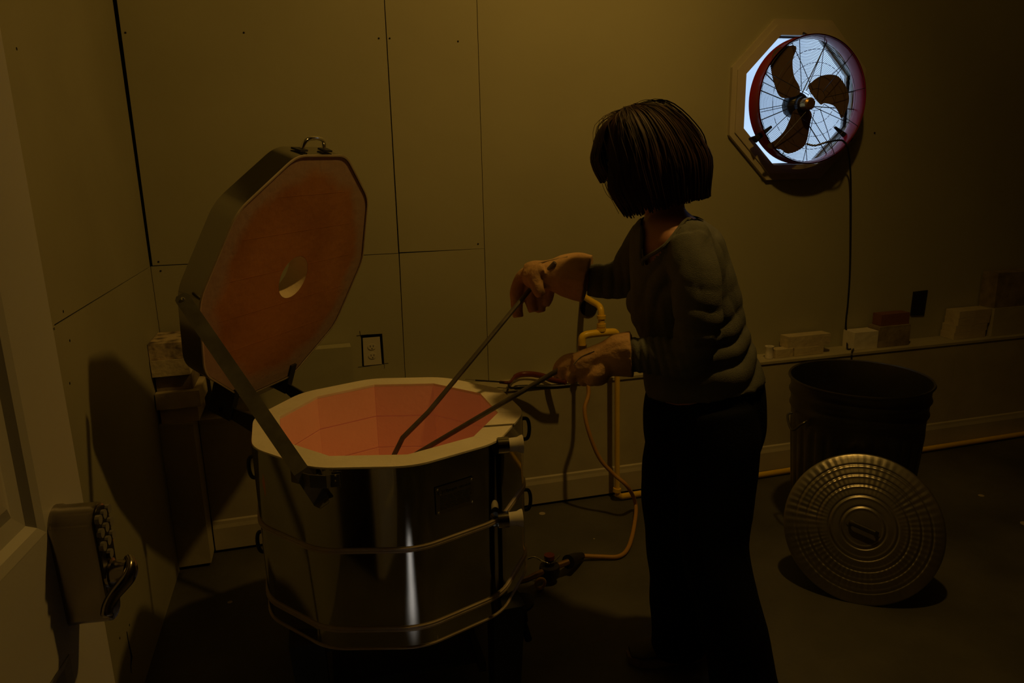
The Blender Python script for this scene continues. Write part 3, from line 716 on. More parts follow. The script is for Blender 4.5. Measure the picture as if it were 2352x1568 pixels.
bm = B(); tube(bm, [Vector((rx, YP, zb2-.02)), Vector((rx+.008, YP, .06)), Vector((rx+.012, YP, .03)), Vector((rx+.03, YP, .018)), Vector((XR-.01, YP+.04, .018))], [.0115, .0115, .015, .014, .013], 16); fin('long_pipe', bm, 'yellow', gp, True)
bm = B(); tube(bm, [Vector((rx+.006, YP, .045)), Vector((rx+.008, YP, .062))], .018, 16); fin('pipe_collar', bm, 'yellow', gp, True, 40)
hp = [Vector((lx, YP, zb2-.06)), Vector((lx+.004, YP-.02, zb2-.12)), aty(1352, 900, 2.77), aty(1343, 940, 2.74), aty(1352, 990, 2.71), aty(1376, 1050, 2.69), aty(1408, 1087, 2.67), aty(1442, 1118, 2.64), atz(1460, 1158, .035), atz(1457, 1205, .014), atz(1444, 1255, .011), atz(1422, 1277, .011), atz(1380, 1278, .014), v4]
bm = B(); tube(bm, spline(hp, 8), .0085, 12); tag(fin('gas_hose', bm, 'hose', None, True), 'orange rubber hose looping from the wall pipe to the floor', 'hose')

# ================================================================== LEDGE THINGS
def brick_thing(name, lo, hi, m, label, cat, group=None, rz=0, bev=.003):
    c = Vector(((lo[0]+hi[0])/2, (lo[1]+hi[1])/2, lo[2])); mt = Matrix.Rotation(rz, 4, 'Z')
    bm = B(); box(bm, Vector(lo)-c, Vector(hi)-c, mt)
    bmesh.ops.subdivide_edges(bm, edges=bm.edges[:], cuts=3, use_grid_fill=True)
    for v in bm.verts: v.co += noise.noise_vector(v.co*40+Vector((c.x*9, c.y, c.z*20)))*.0012
    o = fin(name, bm, m, bevel=0); o.location = c; return tag(o, label, cat, group)
zb_ = .59
pos = ['lowest', 'second lowest', 'middle', 'second highest', 'topmost']
mats_ = ['brick', 'brick', 'brickdark', 'brick', 'brickstain']  # middle block coloured dark to stand for the shade of a recess
desc = ['pinkish cream block, lowest in the corner stack', 'wide cream block, second lowest in the corner stack', 'set-back middle block of the corner stack, recess shade put in its colour',
        'plain cream block just under the top one in the corner stack', 'stained cream block topmost in the corner stack']
ws = [(-.590, -.462), (-.596, -.446), (-.593, -.470), (-.597, -.470), (-.598, -.462)]
fr = [2.800, 2.780, 2.812, 2.786, 2.792]
for i in range(5):
    brick_thing('firebrick', (ws[i][0], fr[i], zb_+.0005), (ws[i][1], fr[i]+.20, zb_+.0605), mats_[i], desc[i], 'brick', 'blocks stacked in the left corner'); zb_ += .061
# painted box on ledge behind the lid
pr = aty(806, 796, 2.955); brick_thing('wooden_box', (-.430, 2.955, ZK+.001), (pr.x, 3.02, pr.z), 'wall', 'long cream painted wooden block on the ledge behind the raised lid', 'box')

# outlet
ol = empty('wall_outlet', tuple(aty(856, 804, YB+.004)), 'pale double wall outlet in a rough dark cut-out', 'outlet')
oc = [aty(*p, YB+.003) for p in ((833, 776), (872, 773), (877, 835), (836, 839))]
bm = B(); prism(bm, [(p.x, p.z) for p in oc][::-1], YB-.002, YB+.004, fxz); fin('cover_plate', bm, 'plate', ol, bevel=.0015)
ocx = sum(p.x for p in oc)/4; ocz = sum(p.z for p in oc)/4; xs_ = ocx
for dz in (.0195, -.0195):
    bm = B(); prism(bm, [(xs_+.0165*math.cos(a), ocz+dz+.0135*math.sin(a)*(.95)) for a in [2*PI*k/20 for k in range(20)]], YB-.0045, YB-.001, fxz); rcpt = fin('receptacle', bm, 'plate', ol, bevel=.0006)
    bm = B()
    for dx, hh in ((-.006, .004), (.006, .0035)): box(bm, (xs_+dx-.0011, YB-.0052, ocz+dz-hh+.003), (xs_+dx+.0011, YB-.004, ocz+dz+hh+.003))
    box(bm, (xs_-.002, YB-.0052, ocz+dz-.0095), (xs_+.002, YB-.004, ocz+dz-.0055))
    o = fin('slots', bm, 'gap'); o.parent = rcpt
bm = B()   # over-cut saw marks at the corners of the cut-out
for (x0_, y0_), (x1_, y1_), wd in (((819, 771), (845, 768), .0012), ((826, 760), (829, 775), .0012), ((877, 766), (883, 846), .0016), ((872, 835), (892, 834), .0012), ((822, 843), (850, 840), .0007)):
    tube(bm, [aty(x0_, y0_, YB-.0005), aty(x1_, y1_, YB-.0005)], (wd, .0006), 6, up=Vector((0, 1, 0)))
fin('saw_cut', bm, 'gap', wb)

# dark recessed box on the right part of the wall
er = [aty(*p, YB-.004) for p in ((2098, 670), (2130, 666), (2121, 724), (2091, 724))]
sw = empty('switch_box', tuple(aty(2110, 695, YB)), 'dark metal electrical box set in the wall above the right end of the ledge', 'box')
bm = B(); prism(bm, [(p.x, p.z) for p in er][::-1], YB-.008, YB-.001, fxz); fin('box_frame', bm, 'gap', sw)
cx_ = sum(p.x for p in er)/4; cz_ = sum(p.z for p in er)/4
bm = B(); prism(bm, [(cx_+(p.x-cx_)*.66-.006, cz_+(p.z-cz_)*.8-.004) for p in er][::-1], YB-.010, YB-.0075, fxz); fin('box_cover', bm, 'darkmetal', sw)

# right-hand ledge things
Yf = 2.93
def ledge_item(px0, px1, ytop, name, m, label, cat, group=None, z0=ZK+.001, y=Yf, dep=.07, rz=0):
    a = aty(px0, ytop, y); b_ = aty(px1, ytop, y); return brick_thing(name, (a.x, y, z0), (b_.x, y+dep, (a.z+b_.z)/2), m, label, cat, group, rz)
pc = atz(1766, 822, ZK+.001); pt_ = aty(1766, 790, pc.y)
kp = empty('kiln_post', (pc.x, pc.y, ZK), 'small pale ceramic post at the left end of the ledge pieces', 'post')
bm = B(); lathe(bm, [(.019, .001), (.020, .006), (.018, .02), (.018, .05), (.021, .056), (.021, .060), (.010, .060), (.010, .03)], 24, Matrix.Translation((pc.x, pc.y, ZK)), cap=True); fin('post', bm, 'white', kp, True, 40)
ledge_item(1782, 1822, 802, 'firebrick', 'brick', 'small short brick piece between the ceramic post and the larger pieces', 'brick', 'brick pieces on the ledge', dep=.05)
b1_ = ledge_item(1826, 1892, 797, 'firebrick', 'brick', 'lower front brick with chipped end, under the long thin brick on the ledge', 'brick', 'brick pieces on the ledge', dep=.06)
b1t = aty(1860, 797, Yf).z
ledge_item(1812, 1908, 770, 'firebrick', 'brick', 'long thin brick lying on top of the brick pieces behind the trash can', 'brick', 'brick pieces on the ledge', z0=b1t+.001, y=2.935, dep=.065)
ledge_item(1964, 2018, 762, 'plaster_block', 'white', 'pale grey block on the ledge just right of the fan cord', 'block', dep=.08)
ledge_item(2022, 2092, 748, 'firebrick', 'brickdark', 'dull brown block under the reddish box on the ledge', 'brick', dep=.08)
zt2 = aty(2057, 748, Yf).z
ledge_item(2026, 2090, 720, 'cardboard_box', 'redbox', 'dark reddish box sitting on the dull brown block', 'box', z0=zt2+.001, y=2.945, dep=.06)
dk = empty('dark_bottle', tuple(aty(2018, 757, 2.97)), 'small black flat-topped bottle behind the pale block on the ledge', 'bottle')
q0 = aty(2017, 757, 2.985); qt = aty(2018, 724, 2.985)
bm = B(); lathe(bm, [(.016, ZK+.002), (.017, ZK+.006), (.017, qt.z-.012), (.014, qt.z-.004), (.014, qt.z)], 20, Matrix.Translation((q0.x+.002, 3.006, 0)), cap=True); fin('bottle_body', bm, 'black', dk, True, 40)
zz = ZK+.001
ll = ['lowest', 'second lowest', 'third', 'topmost']
lls = ['pale-ended brick lowest in the stack at the dark right end of the ledge', 'pale-ended brick second from the bottom of the stack at the right end of the ledge',
       'pale-ended brick second from the top of the stack at the right end of the ledge', 'pale-ended brick topmost in the stack at the right end of the ledge']
for i in range(4):
    off = [0, .008, -.004, .022][i]*1.0
    xL = aty(2197+[0, 2, 6, 7][i], 740, Yf).x; brick_thing('firebrick', (xL, 2.935, zz), (xL+.20, 3.02, zz+.036), 'brick', lls[i], 'brick', 'brick stack at the right end of the ledge', rz=0); zz += .0365
pbx = brick_thing('storage_box', (3.34, 2.93, ZK+.15), (3.60, 3.02, ZK+.33), 'brickdark', 'dim brown box on the pile at the far right end of the ledge', 'box')
slab_ = brick_thing('kiln_shelf', (3.34, 2.925, ZK+.001), (3.60, 3.02, ZK+.1495), 'board', 'cream block beneath the dim brown box at the far right', 'block')

# torch / lighter lying on the ledge
tb = atz(1225, 884, ZK+.02)
tl = empty('gas_torch', tuple(atz(1225, 886, ZK)), 'dark red handled gas torch with a long metal nozzle lying on the ledge', 'torch')
n0_, n1_, n2_ = atz(1068, 872, ZK+.035), atz(1092, 873, ZK+.034), atz(1168, 878, ZK+.03)
bm = B(); tube(bm, [n0_, n1_], .0042, 12); fin('nozzle_tip', bm, 'bright', tl, True)
bm = B(); tube(bm, [n1_, n2_], .0034, 10); fin('nozzle_tube', bm, 'darkmetal', tl, True)
h0 = [atz(x, y, ZK+.028) for x, y in ((1148, 877), (1170, 878), (1180, 868), (1196, 860), (1222, 859), (1248, 864), (1268, 872), (1300, 878))]
bm = B(); tube(bm, spline(h0, 5), [(.007, .007)]*11+[(.009+.005*math.sin(i/24*PI), .013) for i in range(25)], 12); fin('torch_grip', bm, 'redgrip', tl, True)
h1 = [atz(x, y, ZK+.012) for x, y in ((1168, 882), (1172, 890), (1195, 889), (1230, 888), (1270, 888), (1308, 885))]
bm = B(); tube(bm, spline(h1, 5), [.005]*8+[.010]*18, 12); fin('torch_body', bm, 'black', tl, True)

# ================================================================== FAN
FC = Vector((2.157, 2.905, 1.727)); FR = .268
fan = empty('drum_fan', tuple(FC), 'round red drum fan with three dark blades hung over the octagonal window', 'fan')
my = Matrix.Translation(FC) @ Matrix.Rotation(-PI/2, 4, 'X')     # local z -> +y
bm = B(); lathe(bm, [(FR+.003, -.003), (FR+.004, 0), (FR, .003), (FR-.004, .012), (FR-.006, .035), (FR-.004, .058), (FR, .068), (FR+.003, .072), (FR-.001, .073), (FR-.008, .058), (FR-.010, .035), (FR-.008, .012), (FR-.004, 0), (FR-.002, -.004)], 96, my); fin('drum', bm, 'red', fan, True, 50)
def wires(name, y, rings, spokes, r0_, rr, sr, bulge, lab):
    bm = B()
    ra = [r0_+(FR-.006-r0_)*i/(rings-1) for i in range(rings)]
    f = lambda r: y + bulge*(1-(r/FR)**2)
    for r in ra: tube(bm, [Vector((FC.x+r*math.cos(a), f(r), FC.z+r*math.sin(a))) for a in [2*PI*k/56 for k in range(56)]], rr, 4, closed=True)
    o = fin('guard_rings', bm, 'wire', fan); tag(o, lab, None, None, 'stuff')
    for s in range(spokes):
        a = 2*PI*(s+.3)/spokes; bm = B()
        tube(bm, [Vector((FC.x+r*math.cos(a), f(r)-.002, FC.z+r*math.sin(a))) for r in (r0_, (r0_+FR)/2, FR-.004)], sr, 6); fin('guard_spoke', bm, 'wire', fan)
wires('rear', FC.y+.068, 36, 12, .05, .0011, .0016, .008, 'fine rings of the rear wire guard')
wires('front', FC.y-.002, 5, 10, .045, .0009, .0014, -.02, 'sparse rings of the front wire guard')
HB = aty(1842, 240, 2.925)
def blade(zp, tw):
    pts = [aty(1640+x/3.7325, 20+y/3.7325, 2.925) for x, y in zp]; cx = sum(p.x for p in pts)/len(pts); cz = sum(p.z for p in pts)/len(pts)
    rad = Vector((cx-HB.x, 0, cz-HB.z)).normalized(); tg = Vector((-rad.z, 0, rad.x))
    P = spline(pts, 4, True); bm = B(); c = sum(P, Vector())/len(P)
    def lift(p, e_): s = (p-HB).dot(tg); return p + Vector((0, 1, 0))*(s*tw - s*s*1.2*0 + e_)
    for e_ in (-.0012, .0012):
        rings = [[bm.verts.new(lift(c+(p-c)*k, e_)) for p in P] for k in (1.0, .7, .4, .15)]
        for A, C in zip(rings, rings[1:]):
            for k in range(len(A)): bm.faces.new((A[k], A[(k+1) % len(A)], C[(k+1) % len(A)], C[k]))
        bm.faces.new(rings[-1])
    bmesh.ops.remove_doubles(bm, verts=bm.verts[:], dist=1e-6); fin('blade', bm, 'blade', fan, True, 60)
blade([(720,740),(600,760),(540,650),(500,480),(520,360),(575,330),(680,330),(660,450),(680,580),(725,670)], .25)
blade([(830,680),(870,620),(950,570),(1040,560),(1100,590),(1145,700),(1140,800),(1090,900),(1060,940),(1040,880),(1010,830),(940,810),(900,815)], .25)
blade([(680,870),(640,950),(590,1050),(500,1130),(430,1165),(450,1200),(560,1205),(640,1240),(740,1215),(820,1150),(850,980),(860,900),(800,850)], .25)
bm = B(); tube(bm, [HB+Vector((0, d, 0)) for d in (.075, .07, .03, .02, .0)], [.03, .052, .055, .05, .02], 28); fin('motor', bm, 'black', fan, True, 40)
bm = B(); tube(bm, [HB+Vector((0, d, 0)) for d in (.03, -.012, -.018)], [.034, .034, .022], 24); fin('blade_hub', bm, 'black', fan, True, 40)
bm = B(); tube(bm, [HB+Vector((0, d, 0)) for d in (-.018, -.055, -.062)], [.026, .026, .018], 24); fin('hub_cap', bm, 'brass', fan, True, 40)
# pivot brackets and support arms
for ang, s in ((math.radians(-35), 1), (math.radians(213), 1)):
    p = FC+Vector((math.cos(ang)*(FR+.004), .045, math.sin(ang)*(FR+.004))); q_ = FC+Vector((math.cos(ang)*(FR-.07), .05, math.sin(ang)*(FR-.07)))
    bm = B(); tube(bm, [p+(p-q_)*.35, q_], (.016, .006), 8); fin('mounting_arm', bm, 'gap', fan)
for a in (math.radians(200), math.radians(168), math.radians(-8), math.radians(70), math.radians(150), math.radians(-60)):
    bm = B(); tube(bm, [HB+Vector((0, .04, 0)), FC+Vector((math.cos(a)*(FR-.007), .055, math.sin(a)*(FR-.007)))], .0022, 6); fin('motor_stay', bm, 'wire', fan)
for ang in (math.radians(213), math.radians(-35), math.radians(90)):
    p = FC+Vector((math.cos(ang)*(FR+.002), .06, math.sin(ang)*(FR+.002))); bm = B(); tube(bm, [p, Vector((p.x+math.cos(ang)*.02, YB-.02, p.z+math.sin(ang)*.02))], .006, 8); fin('wall_bracket', bm, 'darkmetal', fan)
cp = [aty(1852, 330, 2.90), aty(1872, 334, 2.875), aty(1900, 326, 2.85), aty(1925, 322, 2.845), aty(1938, 325, 2.86), aty(1948, 345, 2.93), aty(1954, 420, 2.99), aty(1953, 600, 3.005), aty(1948, 690, 3.005), aty(1943, 740, 3.0), aty(1946, 780, 2.99), Vector((aty(1947, 800, 2.95).x, 2.95, ZK+.006)), Vector((aty(1965, 800, 2.93).x, 2.945, ZK+.006)), Vector((aty(1945, 806, 2.92).x, 2.885, ZK+.003)), Vector((aty(1945, 806, 2.92).x, 2.878, ZK-.08)), Vector((aty(1945, 806, 2.92).x+.01, 2.86, .10))]
bm = B(); tube(bm, spline(cp, 6), .0042, 8); tag(fin('fan_cord', bm, 'black', None, True), 'black power cord hanging from the fan down to the ledge', 'cord')

# ================================================================== TRASH CAN AND LID
CC = Vector((1.988, 2.276, 0)); CR = .250; CH = .66
can = empty('trash_can', tuple(CC), 'open galvanized steel trash can with fluted sides', 'trash can')
def canr(r, z, a):
    if .07 < z < .50:
        e_ = min(1, (z-.07)/.04, (.50-z)/.04); return r+.0045*e_*(abs(math.sin(a*14))**.6*2-1)*.8, z
    return r, z
rz_ = lambda z: .205+(CR-.205)*z/CH
prof = [(rz_(0)+.004, 0), (rz_(0)+.004, .03), (rz_(.04), .035)] + [(rz_(z), z) for z in (.05, .07, .09, .11, .2, .3, .4, .46, .48, .5)] + [(rz_(.53), .53), (rz_(.545)+.006, .545), (rz_(.56), .56), (rz_(.585), .585), (rz_(.597)+.007, .600), (rz_(.615), .615), (rz_(.64), .645), (CR+.006, .652), (CR+.009, .657), (CR+.006, .663), (CR-.001, .66)]
bm = B(); lathe(bm, prof, 168, Matrix.Translation(CC), fr=canr)
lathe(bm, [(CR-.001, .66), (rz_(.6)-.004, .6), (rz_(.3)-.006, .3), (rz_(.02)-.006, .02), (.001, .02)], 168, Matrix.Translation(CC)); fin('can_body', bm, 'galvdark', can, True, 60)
for ang in (math.radians(175), math.radians(-5)):
    o_ = Vector((math.cos(ang), math.sin(ang), 0)); t_ = Vector((-o_.y, o_.x, 0)); p = CC+o_*(rz_(.5)+.004)+Zv*.52
    bm = B(); tube(bm, spline([p+t_*.05, p+t_*.05+o_*.02-Zv*.01, p+o_*.028-Zv*.05, p-t_*.05+o_*.02-Zv*.01, p-t_*.05], 6), .0045, 8); fin('can_handle', bm, 'galvdark', can, True)
lb = atz(1972, 1388, 0); LR = .257
toc = Vector((CC.x-lb.x, CC.y-lb.y, 0)).normalized()
view2 = Vector((lb.x, lb.y, 0)).normalized(); toc = (toc*.75+view2*.25).normalized()
ltp = atp(1980, 1031, lb+toc*.115, toc)
up2 = (lb*0+Vector((0, 0, 1))*math.cos(.47)+toc*math.sin(.47)).normalized()
nrm = -toc*math.cos(.47)+Vector((0, 0, 1))*math.sin(.47)
lctr = lb+up2*(LR+.001)
xx = up2.cross(nrm).normalized()
ML = Matrix((xx, up2, nrm)).transposed().to_4x4(); ML.translation = lctr
tlid = empty('trash_can_lid', tuple(lb), 'round galvanized can lid with ringed ridges leaning against the trash can', 'lid')
prof = []
for i in range(0, 136):
    r = .002+i*.00177
    z = .030*(1-(r/LR)**2)
    for rg in (.072, .110, .147, .183, .218):
        z += -.0022*math.exp(-((r-rg)/.0032)**2) + .0012*math.exp(-((r-rg+.008)/.004)**2)
    prof.append((r, z))
prof += [(LR-.006, .001), (LR, -.001), (LR+.001, -.006), (LR-.003, -.012), (LR-.006, -.008)]
def lidfr(r, z, a):
    e_ = max(0, min(1, (r-.11)/.05))*max(0, min(1, (LR-.004-r)/.01))
    m_ = .45+.55*noise.noise(Vector((math.cos(a)*3, math.sin(a)*3, 1)))
    return r, z+e_*m_*.0013*math.sin(a*64+math.sin(a*7))
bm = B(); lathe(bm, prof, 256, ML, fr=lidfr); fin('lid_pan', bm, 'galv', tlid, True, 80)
hh = [ML @ Vector(p) for p in ((-.044, .010, .024), (-.043, .010, .050), (-.034, .008, .056), (.034, -.013, .056), (.043, -.016, .050), (.044, -.016, .024))]
bm = B(); tube(bm, hh, [(.009, .004)]*6, 10, up=nrm); fin('lid_grip', bm, 'galvdark', tlid, bevel=0)
for s in (hh[0], hh[-1]):
    bm = B(); tube(bm, [s, s+nrm*.008], .011, 12); fin('grip_foot', bm, 'galv', tlid, True, 40)

#PERSON#
# ================================================================== WOMAN
OP = Vector((.93, 1.76, 0)); vb = Vector((OP.x, OP.y, 0)).normalized(); ra_ = Vector((vb.y, -vb.x, 0))
def Q(px, py, b=0.0): return atp(px, py, OP+vb*b, vb)
def sc(p): return (p-Vector((0, 0, CAM_H))).dot(cf)/F_PX       # metres per photo pixel at a point
woman = empty('person', tuple(OP), 'woman with dark bob, grey sweater and tan gauntlets, reaching into the kiln with tongs', 'person')
def ell(bm, rings, n=28, sub=4, z0cap=True):
    """rings: (px,py,b, half width px, half depth m[, tilt]) -> horizontal elliptical sections"""
    C = [Q(*r[:3]) for r in rings]; W_ = [(C[i], rings[i][3]*sc(C[i]), rings[i][4], (rings[i][5] if len(rings[i]) > 5 else 0)) for i in range(len(rings))]
    pts = spline([c for c, *_ in W_], sub); rad = spline([Vector((a, b_, t)) for _, a, b_, t in W_], sub); R = []
    for p, r in zip(pts, rad):
        R.append([bm.verts.new(p+ra_*r.x*math.cos(2*PI*k/n)+vb*r.y*math.sin(2*PI*k/n)+Zv*r.z*r.x*math.cos(2*PI*k/n)) for k in range(n)])
    for A, C_ in zip(R, R[1:]):
        for k in range(n): bm.faces.new((A[k], A[(k+1) % n], C_[(k+1) % n], C_[k]))
    bm.faces.new(R[0]); bm.faces.new(R[-1][::-1])
def limb(bm, pts, n=16, sub=5, fl_=1.0):
    P = [Q(*p[:3]) for p in pts]; r = [Vector((p[3]*sc(q), 0, 0)) for p, q in zip(pts, P)]
    PP = spline(P, sub); rr = spline(r, sub); tube(bm, PP, [max(.003, v.x) for v in rr], n)
torso = [(1618, 905, 0, 128, .140, .10), (1610, 850, 0, 122, .140, .05), (1598, 790, 0, 114, .132), (1582, 720, 0, 112, .125), (1570, 650, 0, 108, .132), (1560, 585, 0, 100, .142), (1550, 535, 0, 88, .135), (1540, 505, 0, 62, .10), (1532, 480, .01, 40, .060), (1522, 440, .01, 36, .050), (1505, 400, .01, 34, .048)]
# --- body (continuous: legs, torso, arms, neck, head)
bm = B(); ell(bm, torso)
near_arm = [(1582, 562, -.12, 40), (1592, 615, -.160, 42), (1602, 700, -.19, 40), (1596, 790, -.20, 36), (1572, 822, -.20, 33), (1520, 818, -.185, 31), (1470, 815, -.165, 27), (1420, 815, -.15, 22), (1385, 822, -.15, 22)]
far_arm = [(1500, 545, .12, 42), (1470, 585, .145, 38), (1436, 635, .165, 34), (1400, 645, .16, 30), (1350, 643, .15, 26), (1300, 635, .145, 21), (1270, 630, .14, 21)]
limb(bm, near_arm); limb(bm, far_arm)
ell(bm, [(1622, 880, 0, 118, .125), (1620, 930, 0, 122, .14), (1615, 975, 0, 105, .12)])
far_leg = [(1585, 1000, .075, 78), (1572, 1060, .07, 76), (1560, 1160, .06, 62), (1556, 1240, .05, 50), (1560, 1330, .04, 44), (1562, 1420, .035, 34), (1562, 1478, .03, 28)]
near_leg = [(1650, 1010, -.08, 72), (1652, 1060, -.10, 76), (1650, 1160, -.13, 60), (1655, 1240, -.15, 50), (1672, 1330, -.17, 44), (1692, 1430, -.19, 36), (1708, 1520, -.20, 32), (1720, 1590, -.205, 28)]
limb(bm, far_leg); limb(bm, near_leg)
HC = Q(1478, 362, .01)
hf = (-ra_*.93 + vb*.20 - Zv*.30).normalized(); hl = (Zv.cross(hf)).normalized(); hu = hf.cross(hl).normalized()
HM = Matrix((hf, hl, hu)).transposed(); h = lambda a, b_, c: HC + hf*a + hl*b_ + hu*c
ball(bm, h(-.012, 0, .022), (.093, .073, .088), HM); ball(bm, h(.030, 0, -.030), (.058, .058, .075), HM)
ball(bm, h(.052, 0, -.075), (.030, .034, .028), HM); ball(bm, h(.062, 0, .03), (.026, .050, .034), HM)
tube(bm, [h(-.015, 0, -.05), Q(1508, 430, .01), Q(1528, 485, .01)], [.050, .047, .055], 16)
# nose, brow, cheekbones, lips, ears
tube(bm, [h(.084, 0, .022), h(.098, 0, .000), h(.112, 0, -.018), h(.096, 0, -.026)], [.008, .010, .013, .009], 10)
for s in (1, -1):
    ball(bm, h(.064, s*.030, -.012), (.022, .020, .018), HM); ball(bm, h(.078, s*.028, .028), (.012, .024, .007), HM); ball(bm, h(.098, s*.010, -.021), (.009, .007, .006), HM)
    tube(bm, [h(-.010, s*.070, .014), h(-.020, s*.082, .010), h(-.018, s*.080, -.018), h(-.008, s*.072, -.026)], [.009, .011, .009, .006], 8)
body = remesh('body', bm, .0075, 'skin', woman, 5)
for s in (1, -1):
    bm = B(); ball(bm, h(.0805, s*.029, .012), (.010, .0125, .0085), HM, 2); ey = fin('eye', bm, 'eye', woman, True)
    bm = B(); ball(bm, h(.0885, s*.029, .012), (.0032, .0052, .0052), HM, 2); fin('iris', bm, 'hair', woman, True)
bm = B(); ball(bm, h(.086, 0, -.048), (.010, .026, .0038), HM, 2); ball(bm, h(.085, 0, -.056), (.010, .018, .0050), HM, 2); fin('lips', bm, 'lip', woman, True)

# --- sweater
def folds(bm_, amp, frq, regions=()):
    for v in bm_.verts:
        c = v.co; d = noise.noise(Vector((c.x*frq, c.y*frq, c.z*frq*1.5)))*amp
        for (cen, rad, dr_, wl_, am) in regions:
            q = c-cen; f = math.exp(-(q.length/rad)**2)
            ph = q.dot(dr_)/wl_*2*PI + 4.5*noise.noise(c*7)
            d += f*am*(abs(math.sin(ph/2))**.7*2-1.2)
        v.co = c + v.normal*d
bm = B()
sw_t = [(1618, 887, 0, 134, .152, .17), (1612, 862, 0, 134, .150, .10)] + [(a, b_, c, d_+(13 if i < 6 else 10), e_+.014, *r) for i, (a, b_, c, d_, e_, *r) in enumerate(torso[2:8])] + [(1535, 492, 0, 50, .078)]
ell(bm, sw_t)
limb(bm, [(x, y, b_, r+(15 if i < 5 else 12)) for i, (x, y, b_, r) in enumerate(near_arm[:8])] )
limb(bm, [(x, y, b_, r+11) for x, y, b_, r in far_arm[:5]])
ball(bm, Q(1478, 700, -.02), (.040, .075, .065), sub=3); ball(bm, Q(1588, 552, -.10), (.055, .055, .05), sub=3)
regs = [(Q(1600, 790, -.26), .10, (Zv*.95+ra_*.25).normalized(), .042, .0055), (Q(1490, 815, -.2), .09, (ra_*.95+Zv*.2).normalized(), .022, .0045),
        (Q(1700, 830, -.12), .13, (Zv*.85-ra_*.5).normalized(), .058, .0075), (Q(1540, 640, -.12), .11, (ra_*.95-Zv*.25).normalized(), .064, .006),
        (Q(1660, 600, -.08), .12, (ra_*.9+Zv*.4).normalized(), .068, .006), (Q(1400, 640, .1), .08, (ra_).normalized(), .03, .0035), (Q(1480, 760, .0), .12, (ra_).normalized(), .05, .007)]
# V neckline opening
vp = [(1474, 470), (1474, 560), (1484, 604), (1500, 592), (1530, 560), (1562, 520), (1590, 488), (1600, 440), (1474, 440)]
def proj(p):
    q = p-Vector((0, 0, CAM_H)); z = q.dot(cf); return 1176+F_PX*q.dot(cr)/z, 784-F_PX*q.dot(cu)/z
def inside(x, y, poly):
    c = False; n = len(poly)
    for i in range(n):
        (x1, y1), (x2, y2) = poly[i], poly[i-1]
        if (y1 > y) != (y2 > y) and x < (x2-x1)*(y-y1)/(y2-y1)+x1: c = not c
    return c
def sweater_post(bm_):
    folds(bm_, .004, 9, regs)
    kill = [v for v in bm_.verts if v.co.z > 1.12 and inside(*proj(v.co), vp) and (v.co-OP).dot(vb) < .03 and (v.co-Q(1540, 500, 0)).length < .30 and v.normal.dot(vb) < .25]
    kill += [v for v in bm_.verts if v.co.z > Q(1535, 494, 0).z-.004 and (v.co-Q(1535, 492, 0)).xy.length < .09 and v not in kill]
    kill = list(set(kill)); bmesh.ops.delete(bm_, geom=kill, context='VERTS')
sweater = remesh('sweater', bm, .0065, 'sweater', woman, 3, sweater_post)
cpts = [(1479, 485), (1476, 540), (1480, 585), (1487, 604), (1502, 590), (1530, 560), (1560, 522), (1586, 492)]
from mathutils.bvhtree import BVHTree
dg = bpy.context.evaluated_depsgraph_get(); dg.update()
bt = BVHTree.FromPolygons([v.co for v in sweater.data.vertices], [p.vertices for p in sweater.data.polygons])
cp3 = []
for x, y in cpts:
    g0 = Q(x, y, -.10); hit = bt.find_nearest(g0); cp3.append(hit[0] if hit[0] else g0)
bm = B(); tube(bm, spline(cp3, 5), .0055, 8); fin('collar', bm, 'sweater', woman, True)
# cuffs
for (x0_, y0_, b0_, r0_), (x1_, y1_, b1_, r1_) in ((near_arm[6], near_arm[7]), (far_arm[3], far_arm[4])): pass

# --- trousers
bm = B()
ell(bm, [(1622, 868, 0, 128, .135), (1620, 925, 0, 137, .15), (1616, 985, 0, 138, .15), (1612, 1030, 0, 128, .14)])
limb(bm, [(1582, 955, .06, 92), (1568, 1080, .07, 94), (1560, 1170, .06, 84), (1557, 1240, .05, 74), (1558, 1320, .04, 66), (1559, 1400, .035, 65), (1560, 1470, .03, 65), (1561, 1484, .03, 65)], 20)
limb(bm, [(1640, 945, -.06, 96), (1648, 1010, -.08, 98), (1646, 1080, -.10, 92), (1642, 1170, -.13, 84), (1640, 1250, -.15, 78), (1656, 1330, -.17, 76), (1676, 1410, -.19, 76), (1692, 1480, -.20, 76), (1708, 1560, -.205, 76), (1716, 1588, -.205, 77)], 20)
remesh('trousers', bm, .008, 'jeans', woman, 4, lambda m_: folds(m_, .005, 7))

